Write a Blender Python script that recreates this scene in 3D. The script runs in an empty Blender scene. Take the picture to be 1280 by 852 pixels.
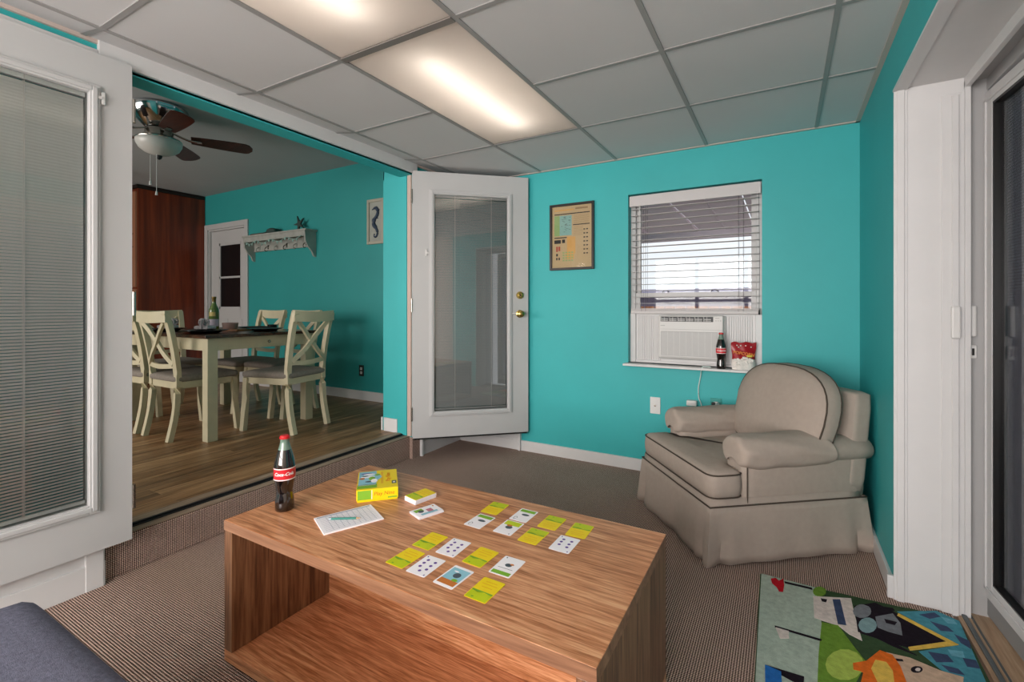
import bpy, bmesh, math, random
from mathutils import Vector, Matrix, Euler
PI = math.pi
S = bpy.context.scene
C = S.collection
random.seed(7)

# ------------------------------------------------------------ camera
cam = bpy.data.cameras.new('camera'); camo = bpy.data.objects.new('camera', cam); C.objects.link(camo)
camo.location = (0, 0, 1.1508); camo.rotation_euler = (PI/2, 0, 0.516)
cam.sensor_width = 36; cam.lens = 585.2062/1280*36
cam.shift_x = -(647.6-640)/1280; cam.shift_y = -(426-384.03)/1280
cam.clip_start = 0.02
S.camera = camo
S.view_settings.view_transform = 'Standard'; S.view_settings.look = 'None'
S.view_settings.gamma = 1; S.view_settings.use_curve_mapping = False
S.view_settings.exposure = 0.12
# ------------------------------------------------------------ world, lights
W = bpy.data.worlds.new('sky'); S.world = W; W.use_nodes = True
bg = W.node_tree.nodes['Background']; bg.inputs[0].default_value = (.93, .95, 1, 1); bg.inputs[1].default_value = 1.0

def area(name, loc, rot, sx, sy, watts, col=(1, 1, 1)):
    l = bpy.data.lights.new(name, 'AREA'); l.shape = 'RECTANGLE'; l.size = sx; l.size_y = sy
    l.energy = watts; l.color = col
    o = bpy.data.objects.new(name, l); C.objects.link(o); o.location = loc; o.rotation_euler = rot
    return o
# unseen fill lamp behind the camera, added to brighten the living room
area('fill_behind_camera', (-1.0, -2.35, 1.33), (math.radians(-90), 0, PI), 3.0, 1.75, 225, (1, .935, .90))
# second fill lamp out of view, added to light the dining room
area('fill_dining', (-5.4, -1.7, 1.6), (math.radians(-90), 0, PI), 2.6, 1.4, 92, (1, .91, .84))

# ------------------------------------------------------------ helpers
def lin(c):
    if isinstance(c, str):
        c = tuple(int(c[i:i+2], 16)/255 for i in (0, 2, 4))
    return tuple((v/12.92 if v <= .04045 else ((v+.055)/1.055)**2.4) for v in c)+(1,)
MATS = {}
def nn(m, t, **k):
    n = m.node_tree.nodes.new(t)
    for a, b in k.items(): setattr(n, a, b)
    return n
def mat(name, col, rough=.5, metal=0, spec=.5, noise=0, nscale=20, bump=0, bscale=200, stretch=(1, 1, 1)):
    if name in MATS: return MATS[name]
    m = bpy.data.materials.new(name); m.use_nodes = True; MATS[name] = m
    b = m.node_tree.nodes['Principled BSDF']; L = m.node_tree.links
    col = lin(col)
    b.inputs['Base Color'].default_value = col; b.inputs['Roughness'].default_value = rough
    b.inputs['Metallic'].default_value = metal; b.inputs['Specular IOR Level'].default_value = spec
    tc = nn(m, 'ShaderNodeTexCoord'); mp = nn(m, 'ShaderNodeMapping'); mp.inputs['Scale'].default_value = stretch
    L.new(tc.outputs['Object'], mp.inputs[0])
    if noise:
        n = nn(m, 'ShaderNodeTexNoise'); n.inputs['Scale'].default_value = nscale; n.inputs['Detail'].default_value = 4
        L.new(mp.outputs[0], n.inputs[0])
        r = nn(m, 'ShaderNodeValToRGB'); r.color_ramp.elements[0].position = .3; r.color_ramp.elements[1].position = .7
        r.color_ramp.elements[0].color = tuple(v*(1-noise) for v in col[:3])+(1,)
        r.color_ramp.elements[1].color = tuple(min(1, v*(1+noise)) for v in col[:3])+(1,)
        L.new(n.outputs[0], r.inputs[0]); L.new(r.outputs[0], b.inputs['Base Color'])
    if bump:
        n = nn(m, 'ShaderNodeTexNoise'); n.inputs['Scale'].default_value = bscale; n.inputs['Detail'].default_value = 3
        L.new(mp.outputs[0], n.inputs[0])
        bu = nn(m, 'ShaderNodeBump'); bu.inputs['Strength'].default_value = bump; bu.inputs['Distance'].default_value = .003
        L.new(n.outputs[0], bu.inputs['Height']); L.new(bu.outputs[0], b.inputs['Normal'])
    return m
def wood(name, cols, axis='X', scale=1., rough=.4, plank=None, dist=1.0, grain=.5):
    """grain runs along axis; cols dark..light; plank=(length, width) adds boards"""
    m = bpy.data.materials.new(name); m.use_nodes = True; MATS[name] = m
    b = m.node_tree.nodes['Principled BSDF']; L = m.node_tree.links
    b.inputs['Roughness'].default_value = rough
    tc = nn(m, 'ShaderNodeTexCoord')
    src = tc.outputs['Object']
    mp = nn(m, 'ShaderNodeMapping')
    st = {'X': (1.2, 22, 22), 'Y': (22, 1.2, 22), 'Z': (22, 22, 1.2)}[axis]
    mp.inputs['Scale'].default_value = tuple(v*scale for v in st)
    L.new(src, mp.inputs[0])
    vec = mp.outputs[0]
    if plank:
        br = nn(m, 'ShaderNodeTexBrick'); bm_ = nn(m, 'ShaderNodeMapping')
        if axis == 'Y': bm_.inputs['Rotation'].default_value = (0, 0, PI/2)
        L.new(src, bm_.inputs[0]); L.new(bm_.outputs[0], br.inputs[0])
        br.inputs['Scale'].default_value = 1; br.inputs['Brick Width'].default_value = plank[0]; br.inputs['Row Height'].default_value = plank[1]
        br.inputs['Mortar Size'].default_value = .0015; br.inputs['Color1'].default_value = (0, 0, 0, 1); br.inputs['Color2'].default_value = (1, 1, 1, 1)
        br.inputs['Mortar'].default_value = (.5, .5, .5, 1)
        ad = nn(m, 'ShaderNodeVectorMath', operation='MULTIPLY_ADD')
        ad.inputs[1].default_value = (7, 7, 7); L.new(br.outputs['Color'], ad.inputs[0]); L.new(vec, ad.inputs[2]); vec = ad.outputs[0]
    n1 = nn(m, 'ShaderNodeTexNoise'); n1.inputs['Scale'].default_value = 1.0; n1.inputs['Detail'].default_value = 6; n1.inputs['Distortion'].default_value = dist
    n1.inputs['Roughness'].default_value = .62
    L.new(vec, n1.inputs[0])
    n2 = nn(m, 'ShaderNodeTexNoise'); n2.inputs['Scale'].default_value = 5.0; n2.inputs['Detail'].default_value = 3
    L.new(vec, n2.inputs[0])
    mx = nn(m, 'ShaderNodeMath', operation='MULTIPLY_ADD'); mx.inputs[1].default_value = grain
    sub = nn(m, 'ShaderNodeMath', operation='SUBTRACT'); sub.inputs[1].default_value = .5
    L.new(n2.outputs[0], sub.inputs[0]); L.new(sub.outputs[0], mx.inputs[0]); L.new(n1.outputs[0], mx.inputs[2])
    r = nn(m, 'ShaderNodeValToRGB'); L.new(mx.outputs[0], r.inputs[0])
    e = r.color_ramp.elements; k = len(cols)
    e[0].position = .3; e[0].color = lin(cols[0]); e[1].position = .7; e[1].color = lin(cols[-1])
    for i in range(1, k-1):
        x = e.new(.3+.4*i/(k-1)); x.color = lin(cols[i])
    out = r.outputs[0]
    if plank:
        hs = nn(m, 'ShaderNodeHueSaturation'); L.new(out, hs.inputs['Color'])
        mr = nn(m, 'ShaderNodeMapRange'); mr.inputs[3].default_value = .78; mr.inputs[4].default_value = 1.15
        L.new(br.outputs['Color'], mr.inputs[0]); L.new(mr.outputs[0], hs.inputs['Value']); out = hs.outputs[0]
    L.new(out, b.inputs['Base Color'])
    return m
def glass(name, tint=(.9, .95, .93), refl=1.0, rough=.02):
    m = bpy.data.materials.new(name); m.use_nodes = True; MATS[name] = m
    nt = m.node_tree; L = nt.links; nt.nodes.remove(nt.nodes['Principled BSDF'])
    out = nt.nodes['Material Output']
    t = nn(m, 'ShaderNodeBsdfTransparent'); t.inputs[0].default_value = (*tint, 1)
    g = nn(m, 'ShaderNodeBsdfGlossy'); g.inputs['Roughness'].default_value = rough
    f = nn(m, 'ShaderNodeFresnel'); f.inputs[0].default_value = 1.5
    ml = nn(m, 'ShaderNodeMath', operation='MULTIPLY'); ml.inputs[1].default_value = refl; ml.use_clamp = True
    L.new(f.outputs[0], ml.inputs[0])
    x = nn(m, 'ShaderNodeMixShader'); L.new(ml.outputs[0], x.inputs[0]); L.new(t.outputs[0], x.inputs[1]); L.new(g.outputs[0], x.inputs[2])
    L.new(x.outputs[0], out.inputs[0])
    return m

def link(o, parent=None):
    C.objects.link(o)
    if parent is not None: o.parent = parent
    return o
def obj(name, bm, m, parent=None, smooth=False, loc=None, rot=None):
    bmesh.ops.recalc_face_normals(bm, faces=bm.faces)
    me = bpy.data.meshes.new(name); bm.to_mesh(me); bm.free()
    ms = m if isinstance(m, (list, tuple)) else [m]
    for x in ms: me.materials.append(x)
    if smooth:
        for p in me.polygons: p.use_smooth = True
        if smooth != 'all':
            try: me.set_sharp_from_angle(angle=math.radians(38))
            except Exception: pass
    o = bpy.data.objects.new(name, me); link(o, parent)
    if loc: o.location = loc
    if rot: o.rotation_euler = rot
    return o
def thing(name, label, cat, loc=(0, 0, 0), rotz=0, group=None):
    o = bpy.data.objects.new(name, None); o.empty_display_size = .1; C.objects.link(o)
    o.location = loc; o.rotation_euler = (0, 0, rotz); o['label'] = label; o['category'] = cat
    if group: o['group'] = group
    return o
def tag(o, label, cat, group=None):
    o['label'] = label; o['category'] = cat
    if group: o['group'] = group
    return o
def struct(name, bm, m, parent=None, **k):
    o = obj(name, bm, m, parent, **k)
    if parent is None: o['kind'] = 'structure'
    return o
def sroot(name, loc=(0, 0, 0), rotz=0):
    o = bpy.data.objects.new(name, None); C.objects.link(o); o.location = loc; o.rotation_euler = (0, 0, rotz); o['kind'] = 'structure'
    return o
def NB(): return bmesh.new()
def box(bm, x0, x1, y0, y1, z0, z1, bev=0, mi=0, seg=2, M=None):
    vs = [bm.verts.new((x, y, z)) for x in (x0, x1) for y in (y0, y1) for z in (z0, z1)]
    F = [(0, 1, 3, 2), (4, 6, 7, 5), (0, 4, 5, 1), (2, 3, 7, 6), (0, 2, 6, 4), (1, 5, 7, 3)]
    fs = [bm.faces.new([vs[i] for i in f]) for f in F]
    for f in fs: f.material_index = mi
    if bev:
        es = list({e for f in fs for e in f.edges})
        r = bmesh.ops.bevel(bm, geom=es, offset=bev, segments=seg, affect='EDGES', profile=.5, material=mi if mi else -1)
        vs = list({v for f in r['faces'] for v in f.verts} | {v for v in vs if v.is_valid})
    if M is not None:
        for v in vs:
            if v.is_valid: v.co = M @ v.co
    return bm
def cbox(bm, cx, cy, cz, sx, sy, sz, bev=0, mi=0, M=None, seg=2):
    return box(bm, cx-sx/2, cx+sx/2, cy-sy/2, cy+sy/2, cz-sz/2, cz+sz/2, bev, mi, seg, M)
def poly(bm, pts, mi=0):
    f = bm.faces.new([bm.verts.new(p) for p in pts]); f.material_index = mi; return f
def prism(bm, pts, h, mi=0, base=0, plane='XY'):
    """polygon pts (2D) extruded by h: plane XY -> along Z, XZ -> along Y, YZ -> along X"""
    def P(a, b, t):
        return {'XY': (a, b, t), 'XZ': (a, t, b), 'YZ': (t, a, b)}[plane]
    A = [bm.verts.new(P(a, b, base)) for a, b in pts]; B = [bm.verts.new(P(a, b, base+h)) for a, b in pts]
    n = len(pts)
    fs = [bm.faces.new(A[::-1]), bm.faces.new(B)]
    for i in range(n): fs.append(bm.faces.new((A[i], A[(i+1) % n], B[(i+1) % n], B[i])))
    for f in fs: f.material_index = mi
    return fs
def lathe(bm, prof, cx=0, cy=0, n=24, mi=0, axis='Z', a0=0, a1=2*PI, z0=0):
    full = abs(a1-a0-2*PI) < 1e-6
    rings = []
    for r, z in prof:
        if r < 1e-6:
            rings.append([bm.verts.new((0, 0, z))])
        else:
            k = n if full else n+1
            rings.append([bm.verts.new((r*math.cos(a0+(a1-a0)*i/n), r*math.sin(a0+(a1-a0)*i/n), z)) for i in range(k)])
    for A, B in zip(rings, rings[1:]):
        rng = range(n) if full else range(n)
        for i in rng:
            j = (i+1) % n if full else i+1
            if len(A) == 1 and len(B) == 1: continue
            if len(A) == 1: f = bm.faces.new((A[0], B[i], B[j]))
            elif len(B) == 1: f = bm.faces.new((A[i], B[0], A[j]))
            else: f = bm.faces.new((A[i], B[i], B[j], A[j]))
            f.material_index = mi
    for R in rings:
        for v in R:
            x, y, z = v.co
            if axis == 'Z': v.co = (x+cx, y+cy, z+z0)
            elif axis == 'Y': v.co = (x+cx, z+z0, y+cy)
            elif axis == 'X': v.co = (z+z0, x+cx, y+cy)
    return bm
def tube(bm, pts, r, n=8, mi=0, closed=False, caps=True, sq=None):
    """round (or rectangular, sq=(w,h)) section swept along pts; r may be a list"""
    pts = [Vector(p) for p in pts]; N = len(pts)
    rs = r if isinstance(r, (list, tuple)) else [r]*N
    up = Vector((0, 0, 1)); rings = []
    for i, p in enumerate(pts):
        if closed: t = pts[(i+1) % N]-pts[i-1]
        else: t = pts[min(i+1, N-1)]-pts[max(i-1, 0)]
        t.normalize()
        a = t.cross(up)
        if a.length < .05: a = t.cross(Vector((0, 1, 0)))
        a.normalize(); b = a.cross(t).normalized()
        if sq:
            w, h = sq; offs = [(-w/2, -h/2), (w/2, -h/2), (w/2, h/2), (-w/2, h/2)]
            rings.append([bm.verts.new(p+a*u*rs[i]+b*v*rs[i]) for u, v in offs])
        else:
            rings.append([bm.verts.new(p+a*math.cos(2*PI*k/n)*rs[i]+b*math.sin(2*PI*k/n)*rs[i]) for k in range(n)])
    k = len(rings[0])
    for i in range(N if closed else N-1):
        A, B = rings[i], rings[(i+1) % N]
        for j in range(k):
            f = bm.faces.new((A[j], A[(j+1) % k], B[(j+1) % k], B[j])); f.material_index = mi
    if not closed and caps:
        bm.faces.new(rings[0][::-1]).material_index = mi; bm.faces.new(rings[-1]).material_index = mi
    return bm
def rbox(bm, cx, cy, cz, hx, hy, hz, r, n=10, fn=None, mi=0, nx=None, ny=None, nz=None):
    """rounded box; fn(p, (a,b,c)) may displace the vertex (a,b,c in -1..1)"""
    nx = nx or n; ny = ny or n; nz = nz or max(4, n//2)
    r = min(r, hx, hy, hz); V = {}
    def g(i, N): # denser near ends
        t = -1+2*i/N; return math.copysign(abs(t)**.75, t)
    def vert(i, j, k):
        if (i, j, k) in V: return V[(i, j, k)]
        a, b, c = g(i, nx), g(j, ny), g(k, nz)
        p = Vector((a*hx, b*hy, c*hz))
        q = Vector((max(-hx+r, min(hx-r, p.x)), max(-hy+r, min(hy-r, p.y)), max(-hz+r, min(hz-r, p.z))))
        d = p-q
        if d.length > 1e-9: p = q+d.normalized()*r
        if fn: p = fn(p, (a, b, c))
        V[(i, j, k)] = bm.verts.new((p[0]+cx, p[1]+cy, p[2]+cz)); return V[(i, j, k)]
    def quad(a, b, c, d):
        f = bm.faces.new((vert(*a), vert(*b), vert(*c), vert(*d))); f.material_index = mi
    for i in range(nx):
        for j in range(ny):
            for k in (0, nz): quad((i, j, k), (i+1, j, k), (i+1, j+1, k), (i, j+1, k))
    for i in range(nx):
        for k in range(nz):
            for j in (0, ny): quad((i, j, k), (i+1, j, k), (i+1, j, k+1), (i, j, k+1))
    for j in range(ny):
        for k in range(nz):
            for i in (0, nx): quad((i, j, k), (i, j+1, k), (i, j+1, k+1), (i, j, k+1))
    return bm
def text_bm(s, size, shear=0, extrude=.0004, align='CENTER', bold=0):
    cu = bpy.data.curves.new('lettering', 'FONT'); cu.body = s; cu.size = size; cu.shear = shear
    cu.extrude = extrude; cu.align_x = align; cu.align_y = 'CENTER'; cu.offset = bold; cu.resolution_u = 3
    o = bpy.data.objects.new('lettering', cu); C.objects.link(o)
    dg = bpy.context.evaluated_depsgraph_get(); dg.update()
    me = bpy.data.meshes.new_from_object(o.evaluated_get(dg))
    bm = bmesh.new(); bm.from_mesh(me)
    bpy.data.objects.remove(o); bpy.data.curves.remove(cu); bpy.data.meshes.remove(me)
    for f in bm.faces: f.material_index = 0
    return bm
def xf(bm, M):
    for v in bm.verts: v.co = M @ v.co
    return bm
def wrap(bm, r, cz=0, a=0):
    """bend a flat XY drawing round a vertical cylinder of radius r, facing angle a"""
    for v in bm.verts:
        x, y, z = v.co; t = a+x/r
        v.co = ((r+z)*math.cos(t), (r+z)*math.sin(t), cz+y)
    return bm
def copy_tree(o, parent=None):
    c = o.copy(); C.objects.link(c)
    if parent is not None: c.parent = parent
    for ch in list(o.children): copy_tree(ch, c)
    return c
def near_tube(pts, n): # resample smooth (Catmull-Rom)
    P = [Vector(p) for p in pts]; out = []
    for i in range(len(P)-1):
        p0, p1, p2, p3 = P[max(i-1, 0)], P[i], P[i+1], P[min(i+2, len(P)-1)]
        for k in range(n):
            t = k/n
            out.append(.5*((2*p1)+(-p0+p2)*t+(2*p0-5*p1+4*p2-p3)*t*t+(-p0+3*p1-3*p2+p3)*t**3))
    out.append(P[-1]); return out

# ------------------------------------------------------------ materials
def teal_wall(name='teal_paint', seams=None):
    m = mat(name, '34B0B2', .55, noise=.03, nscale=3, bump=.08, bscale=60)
    return m
TEAL = teal_wall()
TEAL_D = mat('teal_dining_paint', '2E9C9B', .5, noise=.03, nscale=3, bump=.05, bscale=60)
WHITE = mat('white_trim_paint', 'D6D6D6', .4, noise=.02, nscale=8)
DOORW = mat('white_door_paint', 'C0C1C1', .38, noise=.015, nscale=5)
TILE = mat('ceiling_tile', 'CFCFD0', .9, noise=.015, nscale=3, bump=.12, bscale=350)
GRID = mat('ceiling_grid_metal', '9A9998', .5)
PLASTER = mat('dining_ceiling_paint', 'B4B4B6', .85, noise=.02, nscale=2)
PINKISH = mat('wall_angle', 'C9B9B0', .6)
ALU = mat('brushed_aluminium', '5E6668', .45, metal=.4)
DARKM = mat('dark_metal', '2A2A2C', .5, metal=.5)
BRASS = mat('brass', 'C9AE62', .22, metal=1)
NICKEL = mat('brushed_nickel', 'A7A49C', .25, metal=1)
CHROME = mat('chrome', 'B8BCBE', .12, metal=1)
BLACK = mat('black_plastic', '161616', .4)
WPLAS = mat('white_plastic', 'DCDCDA', .35)
GLASS = glass('door_glass', (.98, .99, .985), .9)
WGLASS = glass('window_glass', (.96, .98, .98), .6)

def carpet():
    m = bpy.data.materials.new('woven_carpet'); m.use_nodes = True; MATS['carpet'] = m
    b = m.node_tree.nodes['Principled BSDF']; L = m.node_tree.links
    b.inputs['Roughness'].default_value = .95; b.inputs['Specular IOR Level'].default_value = .1
    tc = nn(m, 'ShaderNodeTexCoord'); sx = nn(m, 'ShaderNodeSeparateXYZ'); L.new(tc.outputs['Object'], sx.inputs[0])
    ad = nn(m, 'ShaderNodeMath', operation='ADD'); L.new(sx.outputs[0], ad.inputs[0]); L.new(sx.outputs[2], ad.inputs[1])
    def M(op, a, bb):
        n = nn(m, 'ShaderNodeMath', operation=op)
        for i, v in enumerate((a, bb)):
            if v is None: continue
            if isinstance(v, (int, float)): n.inputs[i].default_value = v
            else: L.new(v, n.inputs[i])
        return n.outputs[0]
    u = M('ADD', ad.outputs[0], sx.outputs[1]); v = M('SUBTRACT', ad.outputs[0], sx.outputs[1])
    s1 = M('SINE', M('MULTIPLY', u, 2*PI/.0155), None); s2 = M('SINE', M('MULTIPLY', v, 2*PI/.0155), None)
    p = M('MULTIPLY', s1, s2)
    nz = nn(m, 'ShaderNodeTexNoise'); nz.inputs['Scale'].default_value = 240; L.new(tc.outputs['Object'], nz.inputs[0])
    p2 = M('ADD', M('MULTIPLY', p, 1.2), M('MULTIPLY', M('SUBTRACT', nz.outputs[0], .5), 1.1))
    r = nn(m, 'ShaderNodeValToRGB'); L.new(M('ADD', M('MULTIPLY', p2, .5), .5), r.inputs[0])
    e = r.color_ramp.elements; e[0].position = .28; e[0].color = lin('402D27'); e[1].position = .76; e[1].color = lin('ECCFC0')
    x = e.new(.5); x.color = lin('927A6E')
    n3 = nn(m, 'ShaderNodeTexNoise'); n3.inputs['Scale'].default_value = 2.2; L.new(tc.outputs['Object'], n3.inputs[0])
    hs = nn(m, 'ShaderNodeHueSaturation'); L.new(r.outputs[0], hs.inputs['Color'])
    mr = nn(m, 'ShaderNodeMapRange'); mr.inputs[3].default_value = .85; mr.inputs[4].default_value = 1.12; L.new(n3.outputs[0], mr.inputs[0])
    L.new(mr.outputs[0], hs.inputs['Value']); L.new(hs.outputs[0], b.inputs['Base Color'])
    bu = nn(m, 'ShaderNodeBump'); bu.inputs['Strength'].default_value = .7; bu.inputs['Distance'].default_value = .003
    L.new(p2, bu.inputs['Height']); L.new(bu.outputs[0], b.inputs['Normal'])
    return m
CARPET = carpet()
OAK = wood('dining_floor_planks', ['54391F', '7B5836', '9A7550', 'B8946C'], 'Y', .7, .42, plank=(1.2, .14), dist=.6)
THRESH = wood('threshold_wood', ['6E5A48', '8E7A66', 'A79684'], 'Y', 1, .6)
TABLE_T = wood('walnut_laminate_top', ['9A5F3A', 'B87A50', 'D2946A', 'E0AC80'], 'X', 2.0, .33, dist=1.3, grain=.7)
TABLE_F = wood('walnut_laminate_edge', ['6E4A36', '8E664C', 'A27A5E'], 'X', .9, .4, dist=1)
TABLE_V = wood('walnut_laminate_upright', ['503424', '704C34', '886346', '987252'], 'Z', 1.2, .4, dist=1.0, grain=.6)
CHERRY = wood('cherry_cabinet_wood', ['4E1B0A', '6E2A10', '8A3A18'], 'Z', .35, .3, dist=1.2, grain=.3)
DTOP = wood('dark_dining_top', ['2E1A12', '4A2C1E', '63402C'], 'X', .6, .25)
BLADE = wood('walnut_fan_blade', ['24100A', '3E1A12', '52261A'], 'X', 1, .35)
# ============================================================ SETTING
ZC = 2.218; GX = -1.66; GY = 2.601; G = .6096
XL, XR, YB = -2.46, .38, 3.304
# ---- living room floor (carpet)
bm = NB(); box(bm, XL-.05, XR+.17, -2.3, YB+.05, -.08, 0); struct('floor', bm, CARPET)
# raised dining floor, carpeted riser, threshold strips
bm = NB(); box(bm, -9, -2.56, -2.3, 3.6, -.05, .18); struct('floor_dining', bm, OAK)
bm = NB(); box(bm, -2.545, -2.48, .84, 2.70, 0, .166, .006); box(bm, -2.50, -2.452, 2.695, 2.785, 0, .163, .003); struct('trim_1', bm, CARPET)
bm = NB()
box(bm, -2.526, -2.478, .84, 2.70, .166, .172, .002)
struct('trim_2', bm, THRESH)
bm = NB(); box(bm, -2.54, -2.526, .84, 2.70, .16, .174); box(bm, -2.556, -2.545, .84, 2.70, .16, .1815); struct('trim_3', bm, DARKM)
bm = NB(); box(bm, -2.62, -2.556, .84, 2.70, .17, .184, .003); struct('trim_4', bm, THRESH)

# ---- ceiling: lay-in tiles in a metal grid
lights = {(0, 0), (0, 1), (0, 2), (0, 3), (0, 6), (0, 7)}
bm = NB()
xs = [XL, GX-G]+[GX+G*i for i in range(0, 4)]+[XR]
ys = [YB]+[GY-G*k for k in range(0, 8)]+[-2.3]
for i in range(len(xs)-1):
    for j in range(len(ys)-1):
        if (i-2, j-1) in lights: continue
        zl = ZC+(.032 if i == 0 else 0)
        poly(bm, [(xs[i], ys[j], zl), (xs[i+1], ys[j], ZC), (xs[i+1], ys[j+1], ZC), (xs[i], ys[j+1], zl)])
# plenum cover above
box(bm, XL-.3, XR+.3, -2.4, YB+.3, 2.46, 2.5)
struct('ceiling', bm, TILE)
bm = NB(); w = .010
for x in xs[1:-1]: box(bm, x-w, x+w, -2.3, YB, ZC-.004, ZC+.02)
for y in ys[1:-1]:
    [box(bm, a, b, y-w, y+w, ZC-.0035, ZC+.02) for a, b in (((xs[1], GX), (GX+G, XR)) if y in (ys[2], ys[4], ys[8]) else ((xs[1], XR),))]
    a = [bm.verts.new(p) for p in ((xs[1], y-w, ZC-.0035), (xs[1], y+w, ZC-.0035), (XL, y+w, ZC+.028), (XL, y-w, ZC+.028))]; bm.faces.new(a)
struct('trim_5', bm, GRID)
bm = NB()
box(bm, xs[1]-.19, XR, YB-.022, YB, ZC-.006, ZC-.001); box(bm, XR-.022, XR, -2.3, YB, ZC-.006, ZC-.001)
box(bm, XL, XL+.014, -2.3, YB, ZC+.014, ZC+.03)
struct('trim_6', bm, PINKISH)

# ---- fluorescent panels in the grid (tube inside a white housing behind a milky diffuser)
def diffuser():
    m = bpy.data.materials.new('milky_diffuser'); m.use_nodes = True; nt = m.node_tree; L = nt.links
    nt.nodes.remove(nt.nodes['Principled BSDF']); out = nt.nodes['Material Output']
    t = nn(m, 'ShaderNodeBsdfTranslucent'); t.inputs[0].default_value = (.82, .79, .76, 1)
    d = nn(m, 'ShaderNodeBsdfDiffuse'); d.inputs[0].default_value = (.74, .69, .66, 1)
    x = nn(m, 'ShaderNodeMixShader'); x.inputs[0].default_value = .42
    L.new(t.outputs[0], x.inputs[1]); L.new(d.outputs[0], x.inputs[2]); L.new(x.outputs[0], out.inputs[0]); return m
DIFF = diffuser()
TUBE = bpy.data.materials.new('fluorescent_tube'); TUBE.use_nodes = True
e = TUBE.node_tree.nodes['Principled BSDF']; e.inputs['Emission Color'].default_value = (1, .94, .86, 1); e.inputs['Emission Strength'].default_value = 12
HOUS = mat('light_housing_white', 'BEB8B2', .8)
LAB = {0: 'fluorescent ceiling panel nearest the white open glass door and teal back wall', 2: 'fluorescent ceiling panel cut by the top edge of the frame', 6: 'unseen fluorescent ceiling panel behind the camera, added for extra light'}
for k in (0, 2, 6):  # the last panel is out of view, added behind the camera for light
    y1 = GY-G*k-w; y0 = GY-G*(k+2)+w; x0, x1 = GX+w, GX+G-w; cy = (y0+y1)/2
    t = thing('ceiling_light', LAB[k], 'ceiling light', ((x0+x1)/2, cy, ZC), 0, 'fluorescent panels in the ceiling')
    hx, hy = (x1-x0)/2, (y1-y0)/2
    bm = NB()
    box(bm, -hx, hx, -hy, hy, .15, .155); box(bm, -hx-.002, -hx, -hy, hy, 0, .15); box(bm, hx, hx+.002, -hy, hy, 0, .15)
    box(bm, -hx, hx, -hy-.002, -hy, 0, .15); box(bm, -hx, hx, hy, hy+.002, 0, .15)
    obj('housing', bm, HOUS, t)
    bm = NB(); box(bm, -hx, hx, -hy, hy, .002, .0045); obj('diffuser', bm, DIFF, t)
    bm = NB(); lathe(bm, [(0, -hy+.15), (.03, -hy+.15), (.03, hy-.15), (0, hy-.15)], 0, .095, 12, axis='Y'); obj('fluorescent_tube', bm, TUBE, t)
bm = NB(); box(bm, GX+.01, GX+G-.01, GY-2*G-.016, GY-2*G+.016, ZC-.009, ZC-.004); struct('trim_7', bm, mat('brown_grid_strip', '7C7672', .5))

# ---- walls
Ztop = 2.46
bm = NB(); box(bm, -2.76, XL, -.4, .84, 0, Ztop); box(bm, -2.76, XL, 2.70, 3.48, 0, Ztop); box(bm, -2.575, XL, .84, 2.70, 2.155, 2.7)
box(bm, -2.762, -2.75, 2.70, 3.48, 2.155, 2.7); box(bm, -2.762, -2.75, -2.3, .84, 2.155, 2.7)
struct('wall_left', bm, TEAL)
NEUT = mat('neutral_bounce_paint', 'CFC6BC', .7)  # unseen rear walls turned neutral to cut the teal bounce light
bm = NB(); box(bm, -2.76, XL, -2.3, -.4, 0, Ztop); struct('wall_left_rear', bm, NEUT)
WX0, WX1, WZ0, WZ1 = -.968, -.118, .757, 1.955
bm = NB()
for a in ((XL, WX0, 0, Ztop), (WX1, XR+.3, 0, Ztop), (WX0, WX1, 0, WZ0), (WX0, WX1, WZ1, Ztop)):
    box(bm, a[0], a[1], YB, YB+.13, a[2], a[3])
for x in (-1.72, -1.05, -.03, .3): # panelling grooves
    pass
struct('wall_back', bm, TEAL)
OY0, OY1, OZ = .95, 2.34, 2.012
bm = NB(); box(bm, XR, .78, OY1+.045, YB+.13, 0, Ztop); box(bm, XR, .56, OY1, OY1+.045, 0, OZ)
box(bm, XR, .58, .5, OY0, 0, Ztop); box(bm, XR, .78, OY0, OY1+.045, OZ, Ztop)
struct('wall_right', bm, TEAL)
bm = NB(); box(bm, XR, .58, -2.3, .5, 0, Ztop); struct('wall_right_rear', bm, NEUT)
bm = NB()
box(bm, -2.46, -2.2, -2.35, -2.25, 0, Ztop); box(bm, .25, .58, -2.35, -2.25, 0, Ztop); box(bm, -2.2, .25, -2.35, -2.25, 0, .45); box(bm, -2.2, .25, -2.35, -2.25, 2.1, Ztop)
struct('wall_front', bm, NEUT)
bm = NB()
for x in (-2.2, -1.42, -.6, .19): box(bm, x, x+.06, -2.33, -2.27, .45, 2.1)
for z in (.45, 1.25, 2.05): box(bm, -2.2, .25, -2.33, -2.27, z, z+.05)
wf = struct('window_added', bm, WHITE)  # unseen window, made up as the opening for the fill lamp
# baseboards
bm = NB(); box(bm, -1.84, XR, YB-.016, YB, 0, .082, .003); struct('baseboard_back', bm, WHITE)
bm = NB(); box(bm, XR-.014, XR, OY1+.02, YB-.016, 0, .082, .003); box(bm, XR-.022, XR, OY1, OY1+.02, 0, .09, .003); struct('baseboard_right', bm, WHITE)
bm = NB(); box(bm, XL, XL+.014, -2.3, .845, 0, .105, .003); box(bm, XL, XL+.006, -2.3, .845, .105, .22)
struct('baseboard_left', bm, WHITE)
bm = NB(); box(bm, XL, XL+.014, 2.80, YB, 0, .105, .003); box(bm, XL, XL+.006, 2.8, YB, .105, .22); box(bm, XL, -1.85, YB-.006, YB, .08, .22)
box(bm, XL+.014, -1.84, YB-.014, YB, 0, .08, .003); box(bm, -1.86, -1.84, YB-.03, YB, 0, .16, .002); box(bm, XL, XL+.03, 2.78, 2.8, 0, .165, .002)
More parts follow.
